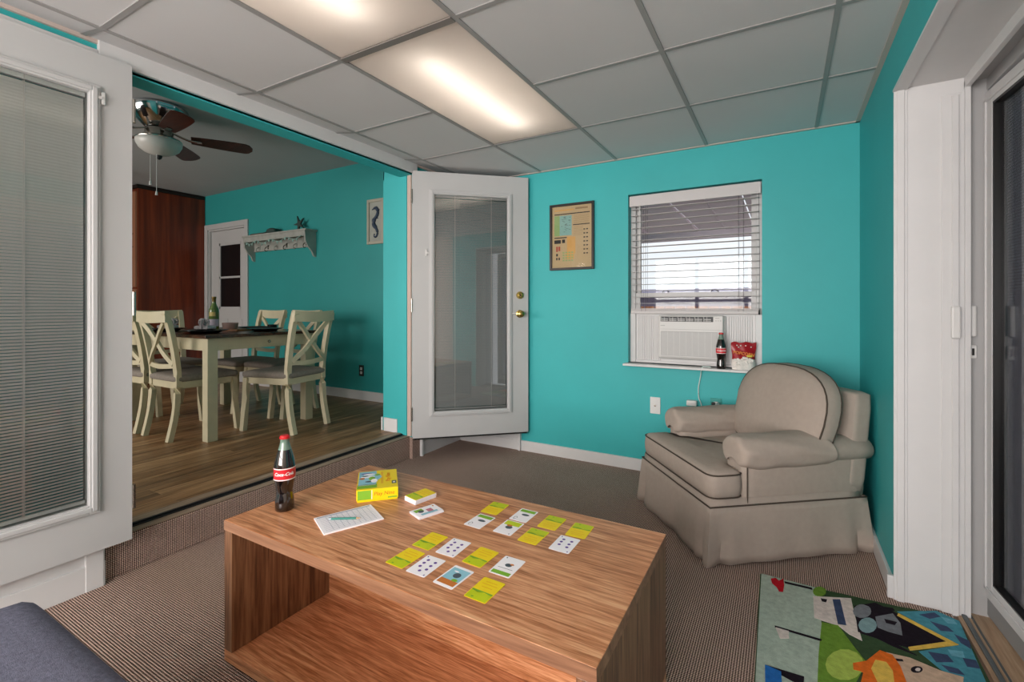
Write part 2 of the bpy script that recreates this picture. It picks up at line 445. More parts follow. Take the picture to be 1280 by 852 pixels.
struct('baseboard_corner', bm, WHITE)
# opening trim (white header board and jambs; the teal wall shows above the left door)
bm = NB()
box(bm, XL, XL+.02, .82, 2.74, 2.172, 2.252, .003); box(bm, XL, XL+.02, -2.3, .82, 2.172, 2.205, .003)
box(bm, XL, XL+.016, 2.70, 2.76, .166, 2.172, .003); box(bm, XL, XL+.016, .78, .84, .0, 2.172, .003)
struct('trim_8', bm, WHITE)
bm = NB()
box(bm, -2.495, XL, .84, 2.70, 2.160, 2.174, .002); box(bm, -2.495, XL, 2.685, 2.70, .172, 2.17, .002); box(bm, -2.495, XL, .84, .855, .172, 2.17, .002)
struct('trim_9', bm, mat('jamb_wood_pink', 'C3AFA4', .6))
bm = NB(); box(bm, -2.74, -2.60, 2.684, 2.70, .18, .285, .003); box(bm, -2.775, -2.76, 2.69, 3.48, .18, .285, .003); struct('baseboard_jamb', bm, WHITE)
bm = NB(); box(bm, -2.60, -2.505, 2.69, 2.70, .172, 2.155, .002); struct('trim_10', bm, TEAL)

# ---- dining room shell
DY = 3.48; DZ = 2.675
D3X0, D3X1, D3Z = -6.84, -5.97, 2.20   # door opening
bm = NB()
box(bm, D3X1, -2.76, DY, DY+.12, 0, DZ+.1); box(bm, -9, D3X0, DY, DY+.12, 0, DZ+.1); box(bm, D3X0, D3X1, DY, DY+.12, D3Z, DZ+.1)
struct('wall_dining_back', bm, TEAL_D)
bm = NB(); box(bm, -9, -2.76, -2.3, DY+.1, DZ, DZ+.05); struct('ceiling_dining', bm, PLASTER)
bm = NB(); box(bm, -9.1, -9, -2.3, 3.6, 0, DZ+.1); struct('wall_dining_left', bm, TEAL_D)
bm = NB(); box(bm, -5.86, -2.77, DY-.014, DY, .18, .275, .003); struct('baseboard_dining', bm, WHITE)
bm = NB(); box(bm, -9, -2.76, -2.35, -2.25, 0, .9); box(bm, -9, -2.76, -2.35, -2.25, 2.3, DZ+.1); box(bm, -9, -6.8, -2.35, -2.25, .9, 2.3); box(bm, -4, -2.76, -2.35, -2.25, .9, 2.3)
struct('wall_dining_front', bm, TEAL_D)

# ---- french doors (door_1 folded flat against the left wall, door_2 swung towards the back corner)
SLAT = mat('mini_blind_slats', 'F0F3F1', .45)
def french_door(name, root, sgn, wd=.895, closed=.0, knobs=False, gap=0.012, cords=(.33, .66), slz=1.395, pane=None, slat=None):
    """leaf lies along local +X from the hinge, visible face at local -Y*sgn; z measured from leaf bottom"""
    H = 2.01; T = .044; gx0, gx1, gz0, gz1 = .16, .725, .195, 1.84
    if wd < .89: gx0, gx1 = .145, .735
    bm = NB()
    box(bm, 0, gx0, -T/2, T/2, 0, H); box(bm, gx1, wd, -T/2, T/2, 0, H)
    box(bm, gx0, gx1, -T/2, T/2, 0, gz0, .0); box(bm, gx0, gx1, -T/2, T/2, gz1, H, .0)
    leaf = obj('door_leaf', bm, DOORW, root)
    bm = NB()
    for s in (-1, 1):
        y0, y1 = sorted((s*T/2, s*(T/2+.012))); y2, y3 = sorted((s*T/2, s*(T/2+.018)))
        f = .036
        for (a, b, c, d) in ((gx0-f, gx0, gz0-f, gz1+f), (gx1, gx1+f, gz0-f, gz1+f), (gx0, gx1, gz0-f, gz0), (gx0, gx1, gz1, gz1+f)):
            box(bm, a, b, y0, y1, c, d, .003)
        for (a, b, c, d) in ((gx0-f+.01, gx0-.008, gz0-f+.01, gz1+f-.01), (gx1+.008, gx1+f-.01, gz0-f+.01, gz1+f-.01), (gx0-.008, gx1+.008, gz0-f+.01, gz0-.008), (gx0-.008, gx1+.008, gz1+.008, gz1+f-.01)):
            box(bm, a, b, y2, y3, c, d, .003)
    obj('glazing_frame', bm, DOORW, root)
    for s in (-1, 1):
        bm = NB(); box(bm, gx0-.005, gx1+.005, s*.012-.0015, s*.012+.0015, gz0-.005, gz1+.005); obj('glass_pane', bm, pane or GLASS, root)
    bm = NB()
    z = gz0+.03
    ca, sa = math.cos(closed), math.sin(closed); hw = .0065
    while z < gz1-.02:
        y0, z0, y1, z1 = -hw*ca, -hw*sa, hw*ca, hw*sa
        a = [(gx0+.008, y0, z+z0), (gx1-.008, y0, z+z0), (gx1-.008, 0, z+.0012), (gx0+.008, 0, z+.0012)]
        b = [(gx0+.008, 0, z+.0012), (gx1-.008, 0, z+.0012), (gx1-.008, y1, z+z1), (gx0+.008, y1, z+z1)]
        poly(bm, a); poly(bm, b); z += gap
    box(bm, gx0+.005, gx1-.005, -.008, .008, gz1-.018, gz1); box(bm, gx0+.005, gx1-.005, -.007, .007, gz0+.008, gz0+.02)
    obj('mini_blind', bm, slat or SLAT, root)
    bm = NB()
    for c in cords:
        x = gx0+(gx1-gx0)*c
        for s in (-1, 1): box(bm, x-.0016, x+.0016, s*.0085-.0006, s*.0085+.0006, gz0+.02, gz1)
    obj('blind_cord', bm, WPLAS, root)
    for z in (.18, 1.0, 1.82):
        bm = NB(); lathe(bm, [(0, -.05), (.007, -.05), (.007, .05), (0, .05)], -.006, -sgn*T/2, 10, z0=z); box(bm, -.004, .0, -T/2, T/2, z-.05, z+.05)
        obj('hinge', bm, NICKEL, root, smooth=True)
    bm = NB(); f = -sgn*(T/2)
    cbox(bm, .10, f-sgn*.006, slz, .012, .012, .05, .002); cbox(bm, .112, f-sgn*.012, slz, .018, .006, .012, .002)
    obj('blind_slider', bm, WPLAS, root)
    return leaf
def knob(root, x, z, y, s, lever=False):
    bm = NB(); pr = [(0, 0), (.031, 0), (.031, .004), (.02, .009), (.011, .012), (.011, .03), (.022, .036), (.027, .048), (.024, .058), (.014, .063), (0, .064)] if not lever else \
        [(0, 0), (.03, 0), (.03, .008), (.025, .018), (.014, .02), (.014, .024), (0, .024)]
    lathe(bm, [(r, yy*s) for r, yy in pr], x, z, 24, axis='Y', z0=y)
    o = obj('door_knob' if not lever else 'deadbolt', bm, BRASS, root, smooth=True)
    if lever:
        b2 = NB(); cbox(b2, x, y+s*.025, z, .007, .003, .012, .001); obj('keyhole', b2, BLACK, o)
d1 = sroot('door_1', (-2.432, .922, .167), -PI/2)
french_door('door_1', d1, -1, .885, closed=.9, cords=(.3, .72), slz=1.83)
a2 = math.atan2(.604, .66)
d2 = sroot('door_2', (-2.436, 2.681, .167), a2)
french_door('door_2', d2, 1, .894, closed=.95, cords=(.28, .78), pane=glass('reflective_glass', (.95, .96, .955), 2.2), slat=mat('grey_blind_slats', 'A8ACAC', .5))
knob(d2, .826, .933, -.022, -1); knob(d2, .826, 1.08, -.022, -1, True); knob(d2, .826, .933, .022, 1)
bm = NB(); cbox(bm, .8945, 0, .933, .002, .026, .058, .001); cbox(bm, .896, 0, .933, .006, .012, .02, .001); obj('latch_plate', bm, BRASS, d2)
bm = NB(); box(bm, .01, .885, -.02, .02, -.012, 0); obj('door_sweep', bm, BLACK, d2)
bm = NB(); cbox(bm, .775, -.028, .935, .05, .01, .006, .002); obj('strike_peg', bm, WPLAS, d2)

# ---- dining room door (door_3) with glazed upper half
d3 = sroot('door_3', (D3X0, DY, .18))
bm = NB(); cw = .07; Wd = D3X1-D3X0; Hd = D3Z-.18
for (a, b, c, d) in ((-cw, 0, 0, Hd+cw), (Wd, Wd+cw, 0, Hd+cw), (0, Wd, Hd, Hd+cw)): box(bm, a, b, -.02, 0, c, d, .004)
for (a, b, c, d) in ((0, .02, 0, Hd), (Wd-.02, Wd, 0, Hd), (.02, Wd-.02, Hd-.02, Hd)): box(bm, a, b, 0, .1, c, d)
obj('door_frame', bm, DOORW, d3)
bm = NB(); gx0, gx1, gz0, gz1 = .20, Wd-.16, .95, 1.83
yy0, yy1 = .03, .07
box(bm, .022, gx0, yy0, yy1, .005, Hd-.022, .002); box(bm, gx1, Wd-.022, yy0, yy1, .005, Hd-.022, .002)
box(bm, gx0, gx1, yy0, yy1, .005, gz0); box(bm, gx0, gx1, yy0, yy1, gz1, Hd-.022)
for z in (.12, .5): # raised panels
    for (a, b) in ((.14, .42), (.5, Wd-.12)): box(bm, a, b, yy0-.006, yy0, z, z+.32, .004)
obj('door_leaf', bm, DOORW, d3)
bm = NB(); box(bm, gx0, gx1, .045, .05, gz0, gz1); obj('glass_pane', bm, mat('dark_outside_glass', '17181A', .1), d3)
bm = NB(); box(bm, gx0, gx1, .036, .044, 1.36, 1.385); box(bm, gx0, gx0+.02, .036, .044, gz0, gz1); box(bm, gx1-.02, gx1, .036, .044, gz0, gz1); box(bm, gx0, gx1, .036, .044, gz1-.03, gz1); box(bm, gx0, gx1, .036, .044, gz0, gz0+.03); obj('muntin', bm, DOORW, d3)
bm = NB(); lathe(bm, [(0, 0), (.03, 0), (.03, -.01), (.012, -.015), (.012, -.035), (.028, -.05), (.02, -.065), (0, -.066)], .1, .92, 16, axis='Y', z0=.03); obj('door_knob', bm, NICKEL, d3, smooth=True)

# ---- window_1 with its frame, sill, sashes
w1 = sroot('window_1', ((WX0+WX1)/2, YB, WZ0)); hw = (WX1-WX0)/2; Hh = WZ1-WZ0
VINYL = mat('window_vinyl', 'C4C4C4', .4)
bm = NB(); f = .035; y0, y1 = .068, .125
for (a, b, c, d) in ((-hw, -hw+f, 0, Hh), (hw-f, hw, 0, Hh), (-hw+f, hw-f, 0, f), (-hw+f, hw-f, Hh-f, Hh)): box(bm, a, b, y0, y1, c, d, .003)
obj('window_frame', bm, VINYL, w1)
bm = NB(); s = .03
zr = 1.235-WZ0
for (z0_, z1_, ya, yb) in ((zr-.012, Hh-f, .10, .12), (.345, zr+.02, .075, .097)):
    for (a, b, c, d) in ((-hw+f, -hw+f+s, z0_, z1_), (hw-f-s, hw-f, z0_, z1_), (-hw+f+s, hw-f-s, z0_, z0_+.032), (-hw+f+s, hw-f-s, z1_-.03, z1_)): box(bm, a, b, ya, yb, c, d, .002)
obj('sash', bm, VINYL, w1)
bm = NB()
for x in (-.18, .14):
    tube(bm, [(x-.022, .082, zr+.022), (x-.014, .076, zr+.032), (x, .074, zr+.036), (x+.014, .076, zr+.032), (x+.022, .082, zr+.022)], .0035, 6)
obj('sash_latch', bm, DARKM, w1)
bm = NB(); box(bm, -hw+f, hw-f, .109, .111, .35, Hh-f); obj('glass_pane', bm, WGLASS, w1)
bm = NB(); box(bm, -hw-.018, hw+.012, -.075, 0, -.016, .0, .003); box(bm, -hw, hw, -.001, .07, -.016, .0)
obj('window_sill', bm, WHITE, w1)
bm = NB(); box(bm, -hw+.02, hw-.02, .066, .07, .0, .35)   # accordion infill panels either side of the air conditioner
for side in (0, 1):
    xa, xb = ((-hw+.055, -.205) if side == 0 else (.225, hw-.05))
    n = int((xb-xa)/.0125)
    for k in range(n):
        x = xa+(xb-xa)*k/n; box(bm, x, x+.0062, .058, .068, .02, .335, .001)
for (a, b) in ((-hw, -hw+.04), (hw-.04, hw)): box(bm, a, b, .05, .07, 0, .35, .003)
box(bm, -hw+.04, hw-.04, .055, .07, 0, .018, .002)
obj('infill_panel', bm, WHITE, w1)

# ---- door_4: storm door in the right-hand recess
bm = NB()
box(bm, XR-.003, .42, OY1-.006, OY1, .0, OZ, .002); box(bm, .386, .41, OY1-.012, OY1-.006, 0, OZ-.01, .002)
box(bm, .41, .60, OY1-.003, OY1+.003, 0, OZ, .001)
box(bm, .52, .585, OY1-.010, OY1, 0, OZ-.06, .002); box(bm, .548, .568, OY1-.018, OY1-.01, 0, OZ-.07, .002)
box(bm, .585, .602, OY1-.014, OY1+.03, 0, OZ-.02, .002)
box(bm, XR-.003, .60, OY0, OY1, OZ-.006, OZ, .001); box(bm, XR-.006, .42, OY0, OY1, OZ-.014, OZ-.004, .002); box(bm, .585, .602, OY0, OY1, OZ-.045, OZ-.004, .002)
box(bm, XR-.003, .60, OY0-.0, OY0+.006, 0, OZ, .001)
struct('trim_11', bm, WHITE)
GREYT = mat('storm_frame_grey_white', 'AFAFAF', .4)
bm = NB(); box(bm, .602, .66, OY1+.028, OY1+.045, 0, OZ, .001); box(bm, .602, .78, OY0, OY1+.045, OZ-.012, OZ-.001); box(bm, .655, .70, OY0, OY1+.045, 1.955, OZ-.01, .002)
box(bm, .66, .70, OY1+.03, OY1+.045, 0, OZ)
box(bm, .602, .78, OY0-.02, OY0, 0, OZ, .002)
struct('trim_12', bm, GREYT)
bm = NB(); box(bm, .562, .70, OY0, OY1+.03, -.03, .004, .002); struct('trim_13', bm, wood('sill_oak', ['8A6F56', 'AD9073', 'C4AA8E'], 'Y', 1, .5))
bm = NB(); box(bm, .575, .590, OY0, OY1-.01, .004, .012, .002); box(bm, .602, .608, OY0, OY1+.02, .004, .008, .001); struct('trim_14', bm, ALU)
d4 = sroot('door_4', (.668, 2.385, .012), -PI/2+math.radians(3.2))
bm = NB(); Wd = 1.3; Hd = 1.935; st = .07
for (a, b, c, d) in ((0, st, .07, Hd), (Wd-st, Wd, .07, Hd), (st, Wd-st, .07, .135), (st, Wd-st, Hd-.055, Hd)): box(bm, a, b, -.018, .018, c, d, .003)
for (a, b, c, d) in ((.02, .032, .1, Hd-.03), (.02, Wd-.02, .1, .112), (.02, Wd-.02, Hd-.04, Hd-.03)): box(bm, a, b, -.024, -.018, c, d, .002)
obj('door_leaf', bm, WHITE, d4)
bm = NB(); box(bm, 0, Wd, -.012, .012, 0, .07, .002); obj('kick_plate', bm, mat('kick_plate_grey', '8E9090', .45), d4)
bm = NB(); box(bm, st-.012, st+.008, -.016, .016, .12, Hd-.05); box(bm, st, Wd-st, -.016, .016, Hd-.063, Hd-.05); box(bm, st, Wd-st, -.016, .016, .128, .14); obj('glass_gasket', bm, BLACK, d4)
bm = NB(); box(bm, st, Wd-st, -.002, .002, .135, Hd-.055); obj('glass_pane', bm, GLASS, d4)
bm = NB(); z = .15
while z < Hd-.07:
    poly(bm, [(st+.035, .009, z-.0048), (Wd-st, .009, z-.0048), (Wd-st, .014, z+.0048), (st+.035, .014, z+.0048)]); z += .0105
obj('mini_blind', bm, mat('grey_blue_blind', 'E2E2FA', .6), d4)
bm = NB(); box(bm, st, Wd-st, .019, .021, .135, Hd-.055); obj('dark_screen', bm, glass('screen_mesh', (.55, .55, .62), .3, .5), d4)
# alarm contact pair and little latch on the jamb
t = tag(obj('door_sensor', (lambda b: (cbox(b, .556, OY1-.026, 1.095, .026, .016, .12, .005), b)[1])(NB()), WPLAS), 'white alarm contact block on the left of the white door jamb', 'door sensor', 'alarm contacts on the door jamb')
t2 = tag(obj('door_sensor', (lambda b: (cbox(b, .615, OY1+.018, 1.10, .016, .02, .115, .005), b)[1])(NB()), WPLAS), 'white alarm contact block just right of the door jamb edge, above the small latch', 'door sensor', 'alarm contacts on the door jamb')
t = thing('jamb_latch', 'small white metal latch keeper below the alarm contacts on the jamb', 'latch', (.615, OY1+.028, .985))
bm = NB(); cbox(bm, 0, -.006, 0, .02, .012, .05, .003); obj('latch_body', bm, WPLAS, t)
bm = NB(); cbox(bm, 0, -.0125, 0, .007, .002, .026, .001); obj('latch_slot', bm, BLACK, t)
bm = NB(); cbox(bm, .62, OY1+.027, .8, .004, .004, .004); 

# ---- outside, seen through the window
bm = NB(); box(bm, -6, 6, 3.55, 30, -.3, -.25); struct('ground_outside', bm, mat('patio_concrete', 'A8A29A', .9, noise=.1, nscale=4))
bm = NB()
for k in range(22): box(bm, -3+k*.25, -2.76+k*.25, 3.62, 5.15, 1.93+(.012 if k % 2 else 0), 1.955+(.012 if k % 2 else 0), .004)
box(bm, -3, 2.6, 5.1, 5.2, 1.86, 1.98)
tag(obj('patio_awning', bm, mat('awning_mauve', 'D2BEC6', .7)), 'mauve grey slatted patio cover seen through the window blind', 'awning')
tt = thing('wooden_fence', 'orange brown wooden fence in the yard seen through the lower window', 'fence', (0, 8.5, -.25))
bm = NB()
for k in range(64): box(bm, -5.6+k*.18, -5.44+k*.18, -.01, .01, 0, 1.42, .003)
obj('boards', bm, wood('fence_wood', ['8A4A2C', 'B4714C', 'CC926C'], 'Z', 1, .8), tt)
bm = NB()
for z in (.3, 1.1): box(bm, -5.6, 5.9, .01, .05, z, z+.09)
obj('fence_rail', bm, MATS['fence_wood'], tt)
tt = thing('neighbour_house', 'low purple grey house beyond the fence seen through the window', 'house', (-1, 15, -.25))
bm = NB(); box(bm, -6, 7, 0, 4, 0, 1.75); obj('wall', bm, mat('house_mauve', '77708A', .8), tt)
bm = NB(); prism(bm, [(-.5, 1.72), (4.5, 1.72), (2, 2.05)], 14, base=-6.5, plane='YZ'); obj('roof', bm, mat('house_roof', '8C86A0', .8), tt)
tt = tag(obj('carport_post', (lambda b: (box(b, -2.02, -1.94, 6.0, 6.08, -.25, 1.9), b)[1])(NB()), mat('post_grey', '8A8A92', .7)), 'grey post standing in the yard behind the left of the window', 'post')
# ============================================================ COFFEE TABLE
TX0, TX1, TY0, TY1, TH = -1.570, -.309, .846, 1.452, .466
cx, cy = (TX0+TX1)/2, (TY0+TY1)/2; hx, hy = (TX1-TX0)/2, (TY1-TY0)/2
t = thing('coffee_table', 'walnut laminate coffee table with an open shelf, playing cards laid on top', 'coffee table', (cx, cy, 0))
bm = NB(); box(bm, -hx, hx, -hy, hy, TH-.032, TH, .0015); obj('table_top', bm, TABLE_T, t)
bm = NB(); box(bm, -hx-.0006, hx+.0006, -hy-.0006, -hy+.001, TH-.0318, TH-.0008); box(bm, -hx-.0006, hx+.0006, hy-.001, hy+.0006, TH-.0318, TH-.0008)
box(bm, -hx-.0006, -hx+.001, -hy, hy, TH-.0318, TH-.0008); box(bm, hx-.001, hx+.0006, -hy, hy, TH-.0318, TH-.0008); obj('edge_band', bm, TABLE_F, t)
for s in (-1, 1):
    bm = NB(); a, b = sorted((s*hx, s*(hx-.042))); box(bm, a, b, -hy, hy, .05, TH-.032, .0015); obj('side_panel', bm, TABLE_V, t)
bm = NB(); box(bm, -hx+.042, hx-.042, .065, .081, .05, TH-.032); obj('back_panel', bm, TABLE_T, t)
bm = NB(); box(bm, -hx, hx, -hy, hy, .014, .05, .0015); obj('bottom_shelf', bm, TABLE_T, t)
bm = NB(); box(bm, -hx+.04, hx-.04, -hy+.03, hy-.03, 0, .014); obj('plinth', bm, BLACK, t)

# ============================================================ BOTTLES
COLA = bpy.data.materials.new('cola_glass'); COLA.use_nodes = True; MATS['cola'] = COLA
b = COLA.node_tree.nodes['Principled BSDF']; b.inputs['Base Color'].default_value = lin('120A08'); b.inputs['Roughness'].default_value = .06; b.inputs['Coat Weight'].default_value = .6; b.inputs['Specular IOR Level'].default_value = .8
NECKG = mat('clear_green_glass', '6E8678', .1, spec=.8)
REDL = mat('label_red', 'D4202C', .35); WLET = mat('label_white', 'F2F0EE', .4); CAPR = mat('bottle_cap_red', 'C81E26', .3)
def cola_bottle(label, loc, H, rot, group):
    t = thing('cola_bottle', label, 'bottle', loc, rot, group); k = H/.25
    P = [(0, .002), (.026, 0), (.030, .004), (.0305, .02), (.0295, .04), (.026, .058), (.0255, .066), (.029, .085), (.0322, .108), (.0335, .125), (.0335, .150), (.031, .165), (.026, .185), (.0205, .203)]
    N = [(.0205, .203), (.0165, .215), (.0142, .226), (.0135, .236), (.0150, .238), (.0150, .243), (.0135, .2435)]
    bm = NB(); lathe(bm, [(r*k, z*k) for r, z in P], n=32)
    for v in bm.verts: # fluted waist
        r = math.hypot(v.co.x, v.co.y); z = v.co.z/k
        if .01 < z < .105 and r > .01:
            a = math.atan2(v.co.y, v.co.x); f = 1-.018*(1+math.cos(a*8)); v.co.x *= f; v.co.y *= f
    body = obj('bottle_body', bm, COLA, t, smooth='all')
    bm = NB(); lathe(bm, [(r*k, z*k) for r, z in N], n=24); obj('bottle_neck', bm, NECKG, t, smooth='all')
    bm = NB(); lathe(bm, [(.0155*k, .2385*k), (.0162*k, .240*k), (.0150*k, .2475*k), (.012*k, .250*k), (0, .250*k)], n=24)
    for v in bm.verts:
        if v.co.z/k < .241:
            a = math.atan2(v.co.y, v.co.x); f = 1+.05*math.cos(a*12); v.co.x *= f; v.co.y *= f
    obj('bottle_cap', bm, CAPR, t, smooth=True)
    R = .0338*k; bm = NB()
    lathe(bm, [(R, .106*k), (R, .146*k)], n=24, a0=-1.5, a1=1.5)
    lathe(bm, [(R+.0002, .1065*k), (R+.0002, .1095*k)], n=24, a0=-1.5, a1=1.5, mi=1); lathe(bm, [(R+.0002, .1425*k), (R+.0002, .1455*k)], n=24, a0=-1.5, a1=1.5, mi=1)
    lab = obj('bottle_label', bm, [REDL, WLET], t)
    b2 = wrap(text_bm('Coca-Cola', .0150*k, .35, .0002, bold=.0004), R+.0006, .127*k); obj('lettering', b2, WLET, lab)
    return t
cola_bottle('tall cola bottle with red cap standing on the left end of the coffee table', (-1.474, .992, TH), .252, math.radians(-40), 'cola bottles')
cola_bottle('small cola bottle on the window sill between air conditioner and snack bag', (-.350, 3.262, WZ0), .232, math.radians(-80), 'cola bottles')

# ============================================================ CARD GAME
YEL = mat('card_yellow', 'F2D600', .45); LIME = mat('card_lime', 'C2D200', .45); CWHITE = mat('card_white', 'FAF7FC', .45)
PURP = mat('card_purple', '5E3A98', .5); SKY = mat('card_blue', '8FC6D8', .5); SOIL = mat('card_orange', 'C8752E', .5); GRN = mat('card_green', '7FB52B', .5)
CGREY = mat('card_grey', '4A5560', .5); ORAN = mat('card_gold', 'E8B400', .45); ROSE = mat('card_rose', 'C4788A', .5)
CM = [YEL, LIME, CWHITE, PURP, SKY, SOIL, GRN, CGREY, ORAN, ROSE]
def ell(x, y, a, b, n=12, z=0): return [(x+a*math.cos(2*PI*i/n), y+b*math.sin(2*PI*i/n), z) for i in range(n)]
def rc(x0, x1, y0, y1, z): return [(x0, y0, z), (x1, y0, z), (x1, y1, z), (x0, y1, z)]
def card_bm(kind, bm=None, z=0):
    bm = bm or NB(); w_, h_ = .0315, .045; r = .004
    pts = []
    for (a, b, s) in ((w_-r, h_-r, 0), (-w_+r, h_-r, 1), (-w_+r, -h_+r, 2), (w_-r, -h_+r, 3)):
        for k in range(4): q = PI/2*(s+k/3); pts.append((a+r*math.cos(q), b+r*math.sin(q)))
    prism(bm, pts, .0006, 0 if kind == 'back' or kind == 'back2' else 2, base=z)
    t = z+.0008
    if kind in ('back', 'back2'):
        s = 1 if kind == 'back' else -1
        poly(bm, [(p[0], p[1]*s, p[2]) for p in rc(-.029, .029, -.043, -.014, t)], 1)
        poly(bm, [(p[0], p[1]*s, p[2]) for p in [(-.029, -.014, t), (-.012, -.017, t), (.006, -.012, t), (.029, -.016, t), (.029, -.009, t), (-.029, -.008, t)]], 6)
        for (x, y, l) in ((0, .03, .034), (0, .02, .044), (0, .008, .03)): poly(bm, rc(x-l/2, x+l/2, (y-.0012)*s, (y+.0012)*s, t), 8)
        poly(bm, ell(-.012, -.036*s, .004, .0025, 8, t+.0001), 6)
    elif kind == 'dots':
        for (x, y) in ((-.013, .024), (.013, .022), (-.014, .008), (.012, .004), (-.013, -.009), (.013, -.014)):
            poly(bm, ell(x, y, .0048, .0048, 10, t), 3)
        for (x, y) in ((-.024, .037), (.024, -.037)): poly(bm, ell(x, y, .0022, .003, 6, t), 3)
        poly(bm, ell(0, -.026, .0046, .0046, 10, t), 3) if random.random() < .5 else None
    elif kind == 'beach':
        poly(bm, rc(-.027, .027, -.018, .036, t), 4); poly(bm, rc(-.027, .027, -.036, -.016, t+.0001), 5)
        poly(bm, ell(.004, .008, .011, .011, 14, t+.0001), 7); poly(bm, ell(.012, -.012, .009, .006, 10, t+.0002), 6)
        poly(bm, ell(-.008, .022, .008, .003, 8, t+.0002), 2)
    elif kind == 'green_bottom':
        poly(bm, rc(-.027, .027, -.041, -.026, t), 6); poly(bm, ell(0, .006, .010, .008, 10, t), 7); poly(bm, ell(.008, .012, .006, .004, 8, t+.0001), 5)
        poly(bm, rc(-.022, .022, -.012, -.0105, t), 7); poly(bm, ell(-.022, .037, .002, .003, 6, t), 7)
    elif kind == 'green_top':
        poly(bm, rc(-.027, .027, .014, .041, t), 1); poly(bm, ell(0, .0, .012, .010, 12, t+.0001), 7); poly(bm, ell(-.004, .012, .010, .006, 10, t+.0002), 5)
        poly(bm, ell(.022, -.037, .002, .003, 6, t), 7)
    elif kind == 'green_band':
        poly(bm, rc(-.027, .027, .022, .040, t), 6); poly(bm, ell(.004, .004, .014, .007, 12, t), 7); poly(bm, rc(-.020, -.008, -.04, -.026, t), 2)
        poly(bm, ell(-.016, -.028, .006, .010, 12, t), 7); poly(bm, ell(-.016, -.028, .0045, .008, 12, t+.0001), 2)
    elif kind == 'rose':
        poly(bm, rc(-.024, -.004, -.038, -.008, t), 6); poly(bm, rc(-.01, .014, .0, .020, t), 9); poly(bm, ell(-.004, -.02, .010, .010, 10, t+.0001), 7)
        poly(bm, rc(.012, .024, -.03, .03, t), 4); poly(bm, ell(-.02, .034, .005, .003, 8, t+.0001), 5)
    return bm
def card(kind, x, y, rz, label, group):
    o = obj('playing_card', card_bm(kind), CM); o.location = (x, y, TH+.0002); o.rotation_euler.z = math.radians(rz)
    return tag(o, label, 'playing card', group)
NG, FG = 'cards of the hand nearer the camera', 'cards of the hand on the far side of the table'
card('back', -.901, 1.067, -1, 'yellow face-down card, back row of the nearer hand, left end', NG)
card('dots', -.819, 1.071, 2, 'white card with purple dots, back row of the nearer hand', NG)
card('back', -.723, 1.067, -2, 'yellow face-down card, third in the back row of the nearer hand', NG)
card('green_bottom', -.635, 1.062, 0, 'white picture card with a green strip at its foot, right end of the nearer hand', NG)
card('back', -.899, .962, -2, 'yellow face-down card, front row of the nearer hand, left end', NG)
card('dots', -.824, .959, 0, 'white card with purple dots, front row of the nearer hand', NG)
card('beach', -.729, .954, -3, 'white card with a blue and orange picture, front row of the nearer hand', NG)
card('back', -.630, .948, -1, 'yellow face-down card closest to the front edge, right end of the front row', NG)
card('back2', -.856, 1.350, 2, 'yellow face-down card at the far left of the far hand', FG)
card('green_band', -.744, 1.350, 0, 'white picture card with green top, far row of the far hand', FG)
card('back2', -.641, 1.349, 0, 'yellow face-down card, second from right in the far row of the far hand', FG)
card('back2', -.544, 1.343, 2, 'yellow face-down card at the far right corner of the far hand', FG)
card('green_band', -.847, 1.245, -2, 'white card with a black ring, left end of the far hand', FG)
card('green_top', -.744, 1.253, 0, 'white picture card with lime corner, near row of the far hand beside the yellow card', FG)
card('back2', -.651, 1.242, -1, 'yellow face-down card in the near row of the far hand', FG)
card('dots', -.551, 1.244, 0, 'white card with six purple dots at the right end of the far hand', FG)
t = thing('card_deck', 'thick deck of yellow-backed cards lying beside the game box', 'card deck', (-1.13, 1.285, TH), math.radians(-12), 'card decks')
bm = NB(); random.seed(3)
for k in range(9): cbox(bm, random.uniform(-.0015, .0015), random.uniform(-.0015, .0015), .0009+k*.0018, .063, .09, .0016)
obj('card_pile', bm, CWHITE, t); bm = card_bm('back', z=.0165); obj('top_card', bm, CM, t)
t = thing('card_deck', 'short face-up discard pile of white cards in front of the yellow deck', 'card deck', (-1.035, 1.208, TH), math.radians(-20), 'card decks')
bm = NB()
for k in range(4): cbox(bm, random.uniform(-.003, .003), random.uniform(-.003, .003), .0009+k*.0018, .063, .09, .0016)
obj('card_pile', bm, CWHITE, t); bm = card_bm('rose', z=.0075); obj('top_card', bm, CM, t)
# game box
t = thing('game_box', 'yellow and green card game box with cartoon golf picture on its lid', 'game box', (-1.319, 1.262, TH), math.radians(46))
bm = NB(); bw, bd, bh = .071, .096, .044   # local x along the front edge
box(bm, -bw+.002, bw-.002, -bd+.002, bd-.002, 0, .03, .001); obj('box_base', bm, YEL, t)
bm = NB(); box(bm, -bw, bw, -bd, bd, .006, bh, .0012); lid = obj('box_lid', bm, [YEL], t)
bm = NB(); q = bh+.0004
poly(bm, rc(-bw+.004, -.004, -bd+.045, bd-.006, q), 4)            # picture
poly(bm, [(-.02, bd-.03, q+.0002), (.006, bd-.04, q+.0002), (.016, 0.02, q+.0002), (-.01, -.03, q+.0002), (-.05, -.035, q+.0002), (-.06, .03, q+.0002)], 4)
poly(bm, rc(-bw+.001, -.002, -bd+.012, -bd+.05, q), 6)
poly(bm, rc(-bw+.004, -.006, -bd+.040, -bd+.043, q+.0003), 2)
for (x, y, a, b, mi) in ((-.03, .055, .022, .009, 2), (-.035, .03, .026, .012, 2), (-.045, .04, .012, .006, 7), (-.02, .01, .012, .02, 6), (-.055, .015, .010, .010, 5), (-.012, -.015, .012, .02, 2), (-.03, -.02, .014, .008, 7), (-.04, .065, .02, .006, 3), (0, .045, .010, .010, 6)):
    poly(bm, ell(x, y, a, b, 12, q+.0005+.0001*random.random()), mi)
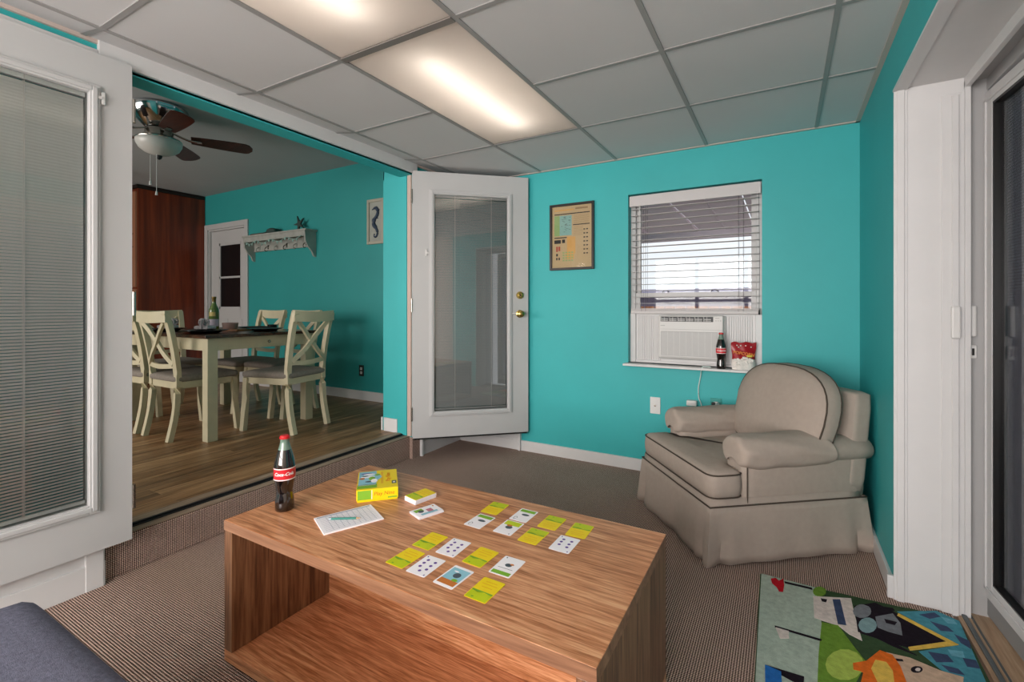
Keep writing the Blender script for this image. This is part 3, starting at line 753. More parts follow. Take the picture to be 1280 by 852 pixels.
poly(bm, rc(.012, .02, -.05, .075, q), 8)
poly(bm, rc(.05, .066, -.06, -.03, q+.0003), 7); poly(bm, rc(.054, .062, -.052, -.04, q+.0005), 2)
# front face art (plane y=-bd)
def fr(x0, x1, z0, z1, e=0): return [(x0, -bd-.0004-e, z0), (x1, -bd-.0004-e, z0), (x1, -bd-.0004-e, z1), (x0, -bd-.0004-e, z1)]
poly(bm, fr(-bw+.004, -.022, .009, bh-.003), 6); poly(bm, fr(.035, bw-.004, .008, .013), 6); poly(bm, fr(-.02, -.018, .009, bh-.003), 2)
obj('lid_print', bm, CM, lid)
ORT = mat('letter_orange', 'D07A10', .5)
b2 = xf(text_bm('Play Nine', .0185, .1, .0002), Matrix.Translation((.023, -bd-.0007, .026)) @ Matrix.Rotation(PI/2, 4, 'X')); obj('lettering', b2, ORT, lid)
b2 = xf(text_bm('Play Nine', .024, .1, .0002), Matrix.Translation((.038, .012, bh+.0006)) @ Matrix.Rotation(PI/2, 4, 'Z')); obj('lettering', b2, ORT, lid)
# score pad and pencil
t = thing('score_pad', 'white printed score sheet pad lying on the coffee table under a pencil', 'score pad', (-1.2225, 1.0465, TH), math.radians(65))
bm = NB(); cbox(bm, 0, 0, .002, .184, .132, .004, .0006); obj('paper_pad', bm, CWHITE, t)
LINEM = mat('pad_print', 'A9AEBE', .6); bm = NB(); q = .0043
for k in range(13):
    y = -.055+k*.0088; poly(bm, rc(-.082, .085, y, y+.0011, q))
for k in range(9):
    x = -.06+k*.0165; poly(bm, rc(x, x+.001, -.055, .052, q+.0002))
poly(bm, rc(-.085, .085, .054, .060, q))
obj('score_grid', bm, LINEM, t)
bm = NB()
p = thing('golf_pencil', 'short green pencil lying across the white score pad', 'pencil', (-1.224, 1.035, TH+.0075), math.radians(33))
lathe(bm, [(0, -.045), (.0035, -.045), (.0035, .034)], n=6, axis='X'); obj('barrel', bm, mat('pencil_green', '1E7A6C', .4), p)
bm = NB(); lathe(bm, [(.0035, .034), (.001, .046)], n=8, axis='X'); obj('sharpened_tip', bm, mat('pencil_wood', 'C9A27A', .7), p)
bm = NB(); lathe(bm, [(.001, .046), (0, .049)], n=8, axis='X'); obj('pencil_lead', bm, BLACK, p)
bm = NB(); lathe(bm, [(0, -.053), (.0034, -.053), (.0034, -.045)], n=10, axis='X'); obj('pencil_end', bm, mat('ferrule', '8C9AA0', .4, metal=.5), p)

# ============================================================ RUG
RC = {'sage': 'AEBDAF', 'rug_teal': '4E93A4', 'rug_navy': '43506E', 'rug_blue': '6FAEC2', 'rug_white': 'D8CDC6', 'rug_black': '241E26', 'rug_leaf': '6E9338', 'rug_lime': 'A9BF5A', 'rug_grey': '7E8288', 'rug_greyblue': '86A4A8',
      'rug_yellow': 'E2BE5A', 'rug_peach': 'CDB29A', 'rug_orange': 'E2702A', 'rug_red': 'B81E2A', 'rug_bright_blue': '2E6EB8', 'rug_green': '3C5238'}
RNG = [(-0.088, 2.258), (0.092, 2.256), (0.37, 2.272), (0.50, 2.29), (.556, 2.27), (.548, 1.95), (.548, 1.36), (-.075, 1.36), (-.078, 1.61)]
RP = [
('sage',[(-0.083, 2.262), (0.115, 2.259), (0.119, 2.012), (0.088, 1.667), (-0.075, 1.574)]),
('rug_teal',[(0.37, 2.23), (0.5, 2.309), (0.556, 2.274), (0.535, 1.921), (0.468, 1.882), (0.39, 2.007), (0.514, 2.111)]),
('rug_navy',[(0.437, 2.248), (0.49, 2.292), (0.504, 2.272), (0.466, 2.236)]),
('rug_navy',[(0.463, 2.221), (0.509, 2.214), (0.521, 2.188), (0.482, 2.173)]),
('rug_navy',[(0.518, 2.174), (0.553, 2.157), (0.545, 2.106), (0.524, 2.128)]),
('rug_navy',[(0.416, 2.021), (0.468, 2.034), (0.476, 2.001), (0.427, 1.973)]),
('rug_navy',[(0.507, 2.04), (0.541, 2.048), (0.54, 2.006), (0.507, 1.997)]),
('rug_navy',[(0.437, 1.968), (0.48, 1.972), (0.489, 1.947), (0.452, 1.941)]),
('rug_blue',[(0.504, 2.272), (0.541, 2.272), (0.544, 2.246), (0.515, 2.237)]),
('rug_blue',[(0.476, 2.066), (0.517, 2.078), (0.513, 2.043), (0.479, 2.035)]),
('rug_white',[(0.101, 2.185), (0.23, 2.242), (0.229, 2.129), (0.234, 1.976), (0.199, 1.993), (0.17, 2.028), (0.098, 2.034)]),
('rug_navy',[(0.166, 2.198), (0.192, 2.213), (0.196, 2.042), (0.17, 2.035)]),
('rug_black',[(0.126, 2.183), (0.148, 2.187), (0.143, 2.162), (0.129, 2.161)]),
('rug_leaf',[(0.12, 2.019), (0.17, 2.028), (0.214, 1.906), (0.232, 1.862), (0.182, 1.72), (0.088, 1.667), (0.1, 1.83)]),
('rug_lime',[(0.223, 1.844), (0.213, 1.807), (0.196, 1.772), (0.174, 1.746), (0.151, 1.734), (0.131, 1.736), (0.119, 1.754), (0.116, 1.784), (0.123, 1.821), (0.141, 1.859), (0.164, 1.888), (0.189, 1.902), (0.21, 1.898), (0.222, 1.877)]),
('rug_black',[(0.235, 2.191), (0.308, 2.255), (0.362, 2.219), (0.483, 2.111), (0.363, 2.012), (0.299, 2.013), (0.227, 2.021)]),
('rug_grey',[(0.286, 2.183), (0.281, 2.16), (0.27, 2.139), (0.257, 2.123), (0.244, 2.115), (0.233, 2.118), (0.227, 2.13), (0.226, 2.149), (0.232, 2.173), (0.242, 2.195), (0.255, 2.212), (0.269, 2.22), (0.28, 2.217), (0.286, 2.203)]),
('rug_greyblue',[(0.291, 2.096), (0.285, 2.073), (0.275, 2.051), (0.262, 2.035), (0.25, 2.028), (0.24, 2.031), (0.234, 2.044), (0.233, 2.064), (0.239, 2.088), (0.249, 2.11), (0.262, 2.127), (0.275, 2.135), (0.285, 2.131), (0.291, 2.117)]),
('rug_grey',[(0.294, 2.152), (0.354, 2.207), (0.367, 2.153), (0.359, 2.074), (0.32, 2.074), (0.291, 2.083)]),
('rug_black',[(0.32, 2.153), (0.358, 2.154), (0.347, 2.128), (0.322, 2.127)]),
('rug_black',[(0.262, 2.219), (0.36, 2.247), (0.364, 2.232), (0.301, 2.206)]),
('rug_black',[(0.276, 2.018), (0.334, 2.009), (0.38, 1.981), (0.369, 1.983), (0.32, 1.995)]),
('rug_yellow',[(0.372, 2.219), (0.515, 2.112), (0.366, 1.999), (0.364, 2.014), (0.483, 2.111), (0.365, 2.198)]),
('rug_peach',[(0.295, 1.947), (0.358, 1.955), (0.429, 1.933), (0.483, 1.934), (0.468, 1.882), (0.319, 1.798)]),
('rug_black',[(0.381, 1.911), (0.378, 1.902), (0.372, 1.893), (0.365, 1.886), (0.358, 1.882), (0.352, 1.881), (0.348, 1.885), (0.348, 1.892), (0.351, 1.901), (0.357, 1.91), (0.364, 1.917), (0.372, 1.921), (0.378, 1.922), (0.381, 1.918)]),
('rug_white',[(0.375, 1.907), (0.373, 1.903), (0.371, 1.898), (0.368, 1.895), (0.364, 1.893), (0.362, 1.893), (0.36, 1.895), (0.36, 1.899), (0.362, 1.903), (0.365, 1.908), (0.368, 1.911), (0.371, 1.913), (0.374, 1.913), (0.375, 1.911)]),
('rug_black',[(0.308, 1.924), (0.335, 1.934), (0.336, 1.923), (0.312, 1.913)]),
('rug_orange',[(0.193, 1.835), (0.232, 1.868), (0.278, 1.948), (0.311, 1.942), (0.323, 1.893), (0.326, 1.802), (0.199, 1.73), (0.217, 1.807), (0.191, 1.803)]),
('rug_yellow',[(0.258, 1.888), (0.287, 1.893), (0.298, 1.858), (0.291, 1.782), (0.251, 1.759), (0.24, 1.835)]),
('rug_red',[(-0.047, 2.236), (-0.029, 2.252), (-0.017, 2.236), (-0.001, 2.263), (0.002, 2.211), (-0.002, 2.157), (-0.016, 2.152), (-0.024, 2.179), (-0.042, 2.204)]),
('rug_black',[(0.003, 2.242), (0.1, 2.245), (0.101, 2.232), (0.005, 2.229)]),
('rug_black',[(-0.028, 1.913), (0.114, 1.913), (0.112, 1.903), (-0.027, 1.903)]),
('rug_black',[(-0.052, 1.688), (0.055, 1.693), (0.052, 1.646), (-0.051, 1.681)]),
('rug_white',[(-0.025, 1.904), (0.016, 1.904), (0.016, 1.864), (-0.011, 1.849)]),
('rug_bright_blue',[(-0.052, 1.688), (-0.007, 1.681), (-0.004, 1.615), (-0.048, 1.59)]),
('rug_leaf',[(0.148, 2.244), (0.145, 2.226), (0.137, 2.21), (0.128, 2.198), (0.118, 2.192), (0.109, 2.194), (0.104, 2.203), (0.102, 2.218), (0.105, 2.235), (0.112, 2.252), (0.122, 2.265), (0.132, 2.271), (0.141, 2.268), (0.147, 2.259)]),
]
def rugmat(n):
    return mat(n, RC[n], .95, spec=.05, noise=.14, nscale=60, bump=.8, bscale=320, stretch=(1, 1, 1))
names = ['rug_green']+sorted({p[0] for p in RP}); RM = [rugmat(n) for n in names]
bm = NB(); prism(bm, RNG, .009, 0)
for n, pts in RP:
    prism(bm, pts, .0012+.00006*len([1 for q in RP[:RP.index((n, pts))]]), names.index(n), base=.009)
for (x0, x1, y0, y1, n) in ((-.07, .10, 1.37, 1.6, 'sage'), (.10, .25, 1.40, 1.6, 'rug_leaf'), (.26, .4, 1.45, 1.6, 'rug_orange'), (.42, .53, 1.4, 1.9, 'rug_teal')):
    prism(bm, [(x0, y0), (x1, y0+.01), (x1-.01, y1), (x0+.01, y1)], .0011, names.index(n), base=.009)
rug = obj('childrens_rug', bm, RM); tag(rug, 'colourful rug with animal figures and hearts in front of the sliding door', 'rug')

# ============================================================ OTTOMAN / SOFA CORNER
SOFA = mat('charcoal_blue_fabric', '6C6D7E', .95, spec=.1, noise=.22, nscale=140, bump=.5, bscale=500)
t = thing('ottoman', 'charcoal blue-grey upholstered seat with piped rounded corner, bottom left corner of the photo', 'ottoman', (-1.28, .088, 0))
bm = NB()
def crown(p, q): return Vector((p.x, p.y, p.z+(.012*(1-q[0]**2)*(1-q[1]**2) if q[2] > 0 else 0)))
rbox(bm, 0, 0, .352, .385, .345, .080, .05, 16, crown); obj('seat_cushion', bm, SOFA, t, smooth='all')
bm = NB(); rbox(bm, 0, 0, .17, .375, .335, .12, .03, 12); obj('base', bm, SOFA, t, smooth='all')
bm = NB(); pts = []
for (a, b, s) in ((.385-.05, .345-.05, 0), (-.385+.05, .345-.05, 1), (-.385+.05, -.345+.05, 2), (.385-.05, -.345+.05, 3)):
    for k in range(6): q = PI/2*(s+k/5); pts.append((a+.047*math.cos(q), b+.047*math.sin(q), .392))
tube(bm, pts, .004, 8, closed=True); obj('piping', bm, mat('piping_grey', '6E7078', .9), t, smooth='all')
for sx in (-1, 1):
    for sy in (-1, 1):
        bm = NB(); lathe(bm, [(0, 0), (.016, 0), (.022, .055), (0, .055)], sx*.3, sy*.27, 12); obj('leg', bm, BLACK, t)

# ============================================================ ARMCHAIR
FAB = mat('taupe_linen', 'AFA297', .92, spec=.12, noise=.03, nscale=40, bump=.35, bscale=600)
WELT = mat('dark_welt', '4B4138', .9)
# local frame: +x runs from the front corner nearest the rug along the front (u), +y runs to the back (w)
ang = math.atan2(.782, -.623)
A = thing('armchair', 'taupe skirted armchair with rounded back cushion and dark piping in the back corner', 'armchair', (-.285, 2.243, 0), ang)
# with this rotation local +x = u and local -y = w, so use m(u, w) = (u, -w)
def m(u, w_, z): return Vector((u, -w_, z))
UW, WW = .715, .845
def skirt_ring(z, fl, pts_only=False):
    out = []; N = 14
    def seg(a, b, k):
        for i in range(k): t_ = i/k; out.append((a[0]+(b[0]-a[0])*t_, a[1]+(b[1]-a[1])*t_))
    c = [(0-fl, -fl), (UW+fl, -fl), (UW+fl, WW-.05+fl), (0-fl, WW-.05+fl)]
    for i in range(4): seg(c[i], c[(i+1) % 4], 24)
    return out
bm = NB(); rings = []
for zi in range(8):
    t_ = zi/7; z = .255-.255*t_+.002; fl = .004+.024*t_
    ring = skirt_ring(z, fl); R = []
    for k, (u, w_) in enumerate(ring):
        side, j = divmod(k, 24); d = min(j, 24-j)/24
        inset = 0
        if d < .05: inset = .0   # corner
        elif d < .1: inset = -.022*t_ # kick pleat
        wav = .004*t_*math.sin(k*1.1)+.005*t_*math.sin(k*.37+1)
        if side == 0: w_ += -wav-inset
        elif side == 1: u += wav+inset
        elif side == 2: w_ += wav+inset
        else: u -= wav+inset
        zz = z+(.012*t_*math.sin(PI*j/24) if side in (0, 3) else 0)
        R.append(bm.verts.new(m(u, w_, zz)))
    rings.append(R)
for a, b in zip(rings, rings[1:]):
    for k in range(len(a)): bm.faces.new((a[k], a[(k+1) % len(a)], b[(k+1) % len(a)], b[k]))
o = obj('skirt', bm, FAB, A, smooth=True)
md = o.modifiers.new('thickness', 'SOLIDIFY'); md.thickness = .004; md.offset = -1
bm = NB(); tube(bm, [m(u, w_, .257) for u, w_ in skirt_ring(0, .004)], .0035, 6, closed=True); obj('piping', bm, WELT, A, smooth='all')
# frame: deck and lower arms
bm = NB()
def rb(u0, u1, w0, w1, z0, z1, r, n=8, fn=None): rbox(bm, (u0+u1)/2, -(w0+w1)/2, (z0+z1)/2, (u1-u0)/2, (w1-w0)/2, (z1-z0)/2, r, n, fn)
rb(0, UW, .0, .78, .10, .292, .018)
o = obj('seat_deck', bm, FAB, A, smooth='all')
ARMR = .078
def arm(uc, sgn_):
    global bm
    bm = NB(); u0, u1 = (uc-.068, uc+.068)
    rb(u0, u1, .165, .80, .25, .47, .02)
    p = obj('arm_panel', bm, FAB, A, smooth='all')
    bm = NB(); prof = []   # roll: swept rounded section, leaning outward
    cs = []
    for k in range(20):
        a = 2*PI*k/20; x = .088*math.cos(a); z = .062*math.sin(a)
        cs.append((x, z))
    R = []
    W_ = [.172, .175, .183, .21, .3, .45, .6, .75, .82, .838]
    F = [.3, .6, .85, .97, 1.0, .98, .97, .97, .93, .6]
    for w_, f in zip(W_, F):
        R.append([bm.verts.new(m(uc-sgn_*(-.012)+x*f, w_, .485-.012*(w_-.15)+z*f)) for x, z in cs])
    for a, b in zip(R, R[1:]):
        for k in range(20): bm.faces.new((a[k], a[(k+1) % 20], b[(k+1) % 20], b[k]))
    bm.faces.new(R[0]); bm.faces.new(R[-1])
    roll = obj('arm_roll', bm, FAB, A, smooth='all')
    # loose arm cover draped over the front of the roll
    bm = NB(); R = []
    random.seed(5 if sgn_ < 0 else 9)
    W2 = [.142, .144, .15, .165, .2, .26, .34, .42, .50, .57, .60]
    F2 = [.5, .8, .97, 1.07, 1.10, 1.12, 1.12, 1.12, 1.12, 1.13, 1.14]
    NA = 28
    for i, (w_, f) in enumerate(zip(W2, F2)):
        row = []
        for k in range(NA+1):
            a = -1.02+(PI+2.04)*k/NA-.0   # from underneath outer side over the top to the inner side
            x = .088*math.cos(a)*f; z = .066*math.sin(a)*f
            low = (math.sin(a) < -.3)
            if low: z -= .012*(1+.6*math.sin(w_*31))
            wr = .0035*math.sin(w_*60+k*.7)+.003*math.sin(w_*23-k*1.3)
            n_ = Vector((math.cos(a), 0, math.sin(a)))*wr*(1 if i > 2 else .3)
            row.append(bm.verts.new(m(uc+.012*sgn_+x+n_.x, w_+.012*math.sin(a*2.3)*(i/10), .487+z+n_.z)))
        R.append(row)
    for a, b in zip(R, R[1:]):
        for k in range(NA): bm.faces.new((a[k], a[k+1], b[k+1], b[k]))
    bm.faces.new(R[0])
    c = obj('arm_cover', bm, FAB, A, smooth='all')
    md = c.modifiers.new('thickness', 'SOLIDIFY'); md.thickness = .004
    md = c.modifiers.new('smooth', 'SUBSURF'); md.levels = 1; md.render_levels = 2
    bm = NB(); uu = uc-.068*1 if sgn_ < 0 else uc+.068
    tube(bm, [m(uu, .185, .26), m(uu, .185, .44)], .003, 6); obj('piping', bm, WELT, A)
arm(.072, -1); arm(.643, 1)
# T-shaped seat cushion
def puff(p, q):
    z = p.z+(.016*(1-q[0]**2)*(1-q[1]**2))*(1 if q[2] > 0 else 0)
    return Vector((p.x, p.y, z))
bm = NB()
out = [(.0, .0), (UW, .0), (UW, .17), (.57, .17), (.57, .56), (.145, .56), (.145, .17), (.0, .17)]
def fillet(P, r, n=5):
    res = []; L_ = len(P)
    for i in range(L_):
        p = Vector(P[i]); a = Vector(P[i-1]); b = Vector(P[(i+1) % L_]); d1_ = (a-p).normalized(); d2_ = (b-p).normalized()
        rr = min(r, (a-p).length*.45, (b-p).length*.45); s = p+d1_*rr; e_ = p+d2_*rr
        for k in range(n+1):
            t_ = k/n; res.append(tuple((1-t_)**2*s+2*t_*(1-t_)*p+t_**2*e_))
    return res
prof = [(-.030, .283), (-.010, .287), (.0, .300), (.005, .325), (.006, .350), (.003, .375), (.0, .392), (-.012, .404), (-.04, .412)]
base = fillet(out, .055)
cen = Vector((UW/2, .2)); R = []
nb = len(base)
def inset(P, d):
    res = []
    for i in range(len(P)):
        a = Vector(P[i-1]); b = Vector(P[(i+1) % len(P)]); t_ = (b-a).normalized(); nrm = Vector((t_.y, -t_.x))
        p = Vector(P[i])+nrm*d; res.append((p.x, p.y))
    return res
for d, z in prof:
    ring = inset(base, d); R.append([bm.verts.new(m(u, w_, z+(.004*math.sin(u*9) if z < .3 else 0))) for u, w_ in ring])
for a, b in zip(R, R[1:]):
    for k in range(nb): bm.faces.new((a[k], a[(k+1) % nb], b[(k+1) % nb], b[k]))
f = bm.faces.new(R[0]); f2 = bm.faces.new(R[-1]); bmesh.ops.triangulate(bm, faces=[f, f2])
sc_ = obj('seat_cushion', bm, FAB, A, smooth='all')
bm = NB(); ring = inset(base, .002); tube(bm, [m(u, w_, .395) for u, w_ in ring], .0036, 6, closed=True)
ring = inset(base, .0); tube(bm, [m(u, w_, .293) for u, w_ in ring], .0032, 6, closed=True); obj('piping', bm, WELT, sc_, smooth='all')
# back frame
bm = NB()
BZ = .745
def lean(p, q): return Vector((p.x, p.y-.05*(q[2]+1)/2, p.z))
rb(.0, UW, .69, .80, .26, BZ, .03, 10, lean)
obj('back_frame', bm, FAB, A, smooth='all')
# back cushion: rounded D outline, thick, leaning back
bm = NB(); NO = 40; OUT = []
CU, HB, ZB, ZT = .312, .33, .405, .846
for k in range(NO):
    a = 2*PI*k/NO; ca_, sa_ = math.cos(a), math.sin(a)
    if sa_ >= 0: e_ = 2.7
    else: e_ = 4.5
    x = math.copysign(abs(ca_)**(2/e_), ca_)*HB*(1 if sa_ > 0 else .97); z = math.copysign(abs(sa_)**(2/e_), sa_)*(ZT-.60 if sa_ > 0 else .60-ZB)
    OUT.append((x, z))
def bk(u, z, d): # d: forward offset; the cushion leans back with height
    return m(CU+u, .60+.12*(z)/(.45)-d, .60+z)
rows = []
T = .075
prof2 = [(0.0, T+.028), (.3, T+.026), (.55, T+.019), (.78, T+.006), (.92, T-.012), (.985, T-.03), (1.0, T-.045), (1.004, 0), (1.0, -T+.045), (.985, -T+.03), (.9, -T+.01), (.6, -T), (0, -T)]
R = []
for s_, d in prof2:
    if s_ == 0: R.append([bm.verts.new(bk(0, 0, d))])
    else: R.append([bm.verts.new(bk(x*s_, z*s_, d)) for x, z in OUT])
for a, b in zip(R, R[1:]):
    for k in range(NO):
        j = (k+1) % NO
        if len(a) == 1: bm.faces.new((a[0], b[k], b[j]))
        elif len(b) == 1: bm.faces.new((a[k], b[0], a[j]))
        else: bm.faces.new((a[k], b[k], b[j], a[j]))
bc = obj('back_cushion', bm, FAB, A, smooth='all')
bm = NB(); tube(bm, [bk(x*.995, z*.995, T-.034) for x, z in OUT], .004, 6, closed=True); tube(bm, [bk(x*.995, z*.995, -T+.04) for x, z in OUT], .0035, 6, closed=True)
obj('piping', bm, WELT, bc, smooth='all')
for (u, w_) in ((.05, .05), (UW-.05, .05), (.05, .72), (UW-.05, .72)):
    bm = NB(); cbox(bm, u, -w_, .05, .04, .04, .1, .003); obj('leg', bm, mat('dark_leg', '3A2618', .5), A)
# ============================================================ WINDOW BLIND, AIR CONDITIONER, THINGS ON THE SILL
BLW = mat('blind_white', 'C9C6C6', .5)
wx = (WX0+WX1)/2; hw = (WX1-WX0)/2-.006
t = thing('window_blind', 'white horizontal slat blind half lowered in the window over the air conditioner', 'window blind', (wx, YB+.035, WZ1))
bm = NB(); box(bm, -hw, hw, -.028, -.016, -.086, -.012, .003); obj('valance', bm, BLW, t)
bm = NB(); box(bm, -hw+.01, hw-.01, -.014, .03, -.055, -.008); obj('head_rail', bm, BLW, t)
bm = NB(); z = -.105
while z > -.80:
    cbox(bm, 0, .004, z, 2*hw-.02, .046, .0028, .0006, M=Matrix.Translation((0, 0, 0)), seg=1); z -= .0447
obj('slats', bm, BLW, t)
bm = NB()
for k in range(5): cbox(bm, 0, .004, -.812-k*.0035, 2*hw-.02, .046, .0026)
cbox(bm, 0, .004, -.838, 2*hw-.016, .05, .022, .004); obj('bottom_rail', bm, BLW, t)
for x in (-hw+.10, hw-.115):
    bm = NB()
    for dx in (-.014, .014):
        for dy in (-.021, .029): box(bm, x+dx-.0008, x+dx+.0008, dy-.0008, dy+.0008, -.83, -.05)
    obj('ladder_cord', bm, DARKM, t)
bm = NB(); tube(bm, [(-hw+.075, -.034, -.08), (-hw+.075, -.034, -.60)], .003, 6); obj('tilt_wand', bm, WPLAS, t)
bm = NB(); tube(bm, near_tube([(hw-.012, -.032, -.085), (hw-.008, -.034, -.5), (hw-.010, -.034, -.82)], 6), .0012, 6); lathe(bm, [(0, -.85), (.005, -.848), (.003, -.82), (0, -.82)], hw-.010, -.034, 8); obj('lift_cord', bm, DARKM, t)

ACW = mat('ac_white', 'D2D2D0', .4)
AC = t = thing('air_conditioner', 'white window air conditioner fitted under the half lowered blind', 'air conditioner', (-.545, YB+.052, WZ0+.035))
bm = NB(); box(bm, -.205, .215, -.012, .30, 0, .30, .006); obj('casing', bm, ACW, t)
bm = NB(); box(bm, -.212, .205, -.045, -.010, .01, .305, .01, seg=3); obj('front_panel', bm, ACW, t)
bm = NB(); box(bm, -.195, .17, -.047, -.044, .03, .195, .001); gr = obj('intake_grille', bm, mat('ac_grille_grey', 'A9AAAA', .6), t)
bm = NB()
for k in range(33): z = .034+k*.0048; box(bm, -.192, .167, -.0485, -.0468, z, z+.0022)
for k in range(9): x = -.15+k*.04; box(bm, x, x+.002, -.0488, -.0468, .032, .193)
obj('grille_bars', bm, ACW, gr)
bm = NB(); box(bm, -.197, .142, -.047, -.0445, .262, .296); obj('vent_slot', bm, mat('ac_dark', '3A3C3E', .5), t)
for k in range(6):
    bm = NB(); x = -.192+k*.055; box(bm, x, x+.046, -.049, -.0465, .277, .281); box(bm, x, x+.002, -.049, -.0465, .264, .294); box(bm, x+.02, x+.022, -.049, -.0465, .264, .294); box(bm, x, x+.046, -.049, -.0465, .267, .270)
    obj('louver', bm, ACW, t)
bm = NB(); box(bm, .15, .2, -.047, -.0445, .262, .298, .001); box(bm, .155, .18, -.0478, -.0465, .285, .290, mi=1)
for k in range(3): box(bm, .155+k*.014, .163+k*.014, -.0478, -.0465, .268, .273, mi=1)
obj('control_pad', bm, [ACW, MATS['ac_grille_grey']], t)
bm = NB(); box(bm, -.197, -.168, -.0462, -.0448, .232, .237); obj('nameplate', bm, MATS['ac_grille_grey'], t)
bm = NB(); tube(bm, [(-.20, -.046, .022), (.2, -.046, .022)], .0012, 4); tube(bm, [(-.20, -.046, .21), (.2, -.046, .21)], .0008, 4); obj('panel_seam', bm, MATS['ac_grille_grey'], t)

# snack bag: pillow pouch with crimped top, red with white popcorn at the bottom
REDB = mat('bag_red', '9E1420', .3); WB = mat('bag_popcorn_white', 'E6E2DC', .5, noise=.1, nscale=80); OB = mat('bag_orange', 'E0803A', .4); YB_ = mat('bag_yellow', 'D9C24A', .4)
t = thing('popcorn_bag', 'red snack bag with white popcorn print standing at the right end of the window sill', 'snack bag', (-.222, 3.292, WZ0), math.radians(14))
bm = NB(); nx, nz = 14, 16; F = {}
for s in (-1, 1):
    for i in range(nx+1):
        for k in range(nz+1):
            u = -1+2*i/nx; v = k/nz
            th = .030*(1-abs(u)**3)*(1-v**3)*(.55+.45*math.sin(PI*min(1, v*1.2+.15)))
            x = u*(.066+.006*v+.003*math.sin(v*9)); z = v*.172+(.004*math.sin(u*7) if k == nz else 0)
            F[s, i, k] = bm.verts.new((x, s*(th+.0008)+.002*math.sin(u*6+v*5), z))
    for i in range(nx):
        for k in range(nz):
            f = bm.faces.new((F[s, i, k], F[s, i+1, k], F[s, i+1, k+1], F[s, i, k+1]))
            f.material_index = 1 if k < 6 else 0
bmesh.ops.remove_doubles(bm, verts=bm.verts, dist=.0)
for k in range(nz):
    for i in (0, nx): bm.faces.new((F[-1, i, k], F[1, i, k], F[1, i, k+1], F[-1, i, k+1]))
bag = obj('bag_pouch', bm, [REDB, WB], t, smooth=True)
b2 = xf(text_bm('POPCORN', .026, .1, .0004, bold=.0012), Matrix.Translation((-.004, -.029, .102)) @ Matrix.Rotation(.15, 4, 'Y') @ Matrix.Rotation(PI/2, 4, 'X')); obj('lettering', b2, OB, bag)
random.seed(4)
for k in range(26):
    bm = NB(); a, zz, rr = (-.055+k*.0085, random.uniform(.058, .078), .008) if k < 13 else ((random.uniform(-.055, .055), random.uniform(.02, .06), .006) if k < 21 else (random.uniform(-.05, .055), random.uniform(.13, .155), .0045))
    rbox(bm, a, -.030+.16*abs(a)**1.35+(.012 if k > 20 else 0), zz, rr, .004, rr*.9, .004, 5); obj('popcorn_kernel', bm, WB, bag, smooth='all')
bm = NB(); rbox(bm, .03, -.028, .088, .016, .003, .007, .003, 6); obj('yellow_badge', bm, YB_, bag)

# outlets, cord, poster on the back wall
def outlet(label, x, z, y, col, w=.07, h=.115, dual=True, group='wall plates', body=None):
    t = thing('wall_outlet', label, 'outlet', (x, y, z), 0, group)
    bm = NB(); cbox(bm, 0, -.0035, 0, w, .007, h, .003); obj('cover_plate', bm, col, t)
    bm = NB()
    if dual:
        bm.free()
        for s in (-1, 1):
            bm = NB(); rbox(bm, 0, -.0075, s*.021, .015, .002, .014, .006, 8); so = obj('socket', bm, body or WPLAS, t)
            for dx in (-.006, .006): bm = NB(); box(bm, dx-.001, dx+.001, -.0102, -.0092, s*.021-.004, s*.021+.005); obj('slot', bm, BLACK, so)
    else:
        lathe(bm, [(0, -.007), (.007, -.007), (.0065, -.014), (.003, -.0145), (0, -.0145)], 0, 0, 14, axis='Y'); obj('coax_jack', bm, NICKEL, t, smooth=True)
    return t
outlet('white cable wall plate with one round jack, left of the armchair', -.776, .47, YB, WPLAS, dual=False)
outlet('teal outlet with plugs in it just above the chair arm', -.385, .50, YB, mat('outlet_teal', '35A09A', .5), group='wall plates')
outlet('small black outlet on the dining room wall above the baseboard', -3.87, .485, DY, BLACK, group='wall plates')
bm = NB(); rbox(bm, -.532, YB-.02, .515, .032, .02, .018, .005, 8); tag(obj('power_adapter', bm, WPLAS, smooth='all'), 'white plug adapter on the wall just above the left chair arm', 'adapter')
t = thing('power_plug', 'pair of dark and clear plugs in the outlet above the chair arm', 'plug', (-.385, YB-.012, .52))
for x in (-.014, .016):
    bm = NB(); rbox(bm, x, -.012, 0, .010, .012, .013, .004, 6); tube(bm, near_tube([(x, -.022, -.002), (x+.004, -.034, -.012), (x, -.03, -.05), (x+.006, -.02, -.12)], 5), .003, 6); obj('plug_body', bm, BLACK if x < 0 else mat('plug_teal_grey', '6E8E8C', .4), t, smooth='all')
bm = NB(); tube(bm, near_tube([(-.41, 3.262, .762), (-.455, 3.25, .765), (-.468, 3.254, .745), (-.478, YB-.012, .70), (-.492, YB-.008, .62), (-.490, YB-.008, .55), (-.476, YB-.010, .515), (-.47, YB-.012, .46)], 8), .0035, 8)
o = obj('power_cord', bm, mat('cord_white', 'CDE0DC', .5), AC, smooth='all'); o.matrix_parent_inverse = Matrix.Translation(-AC.location)

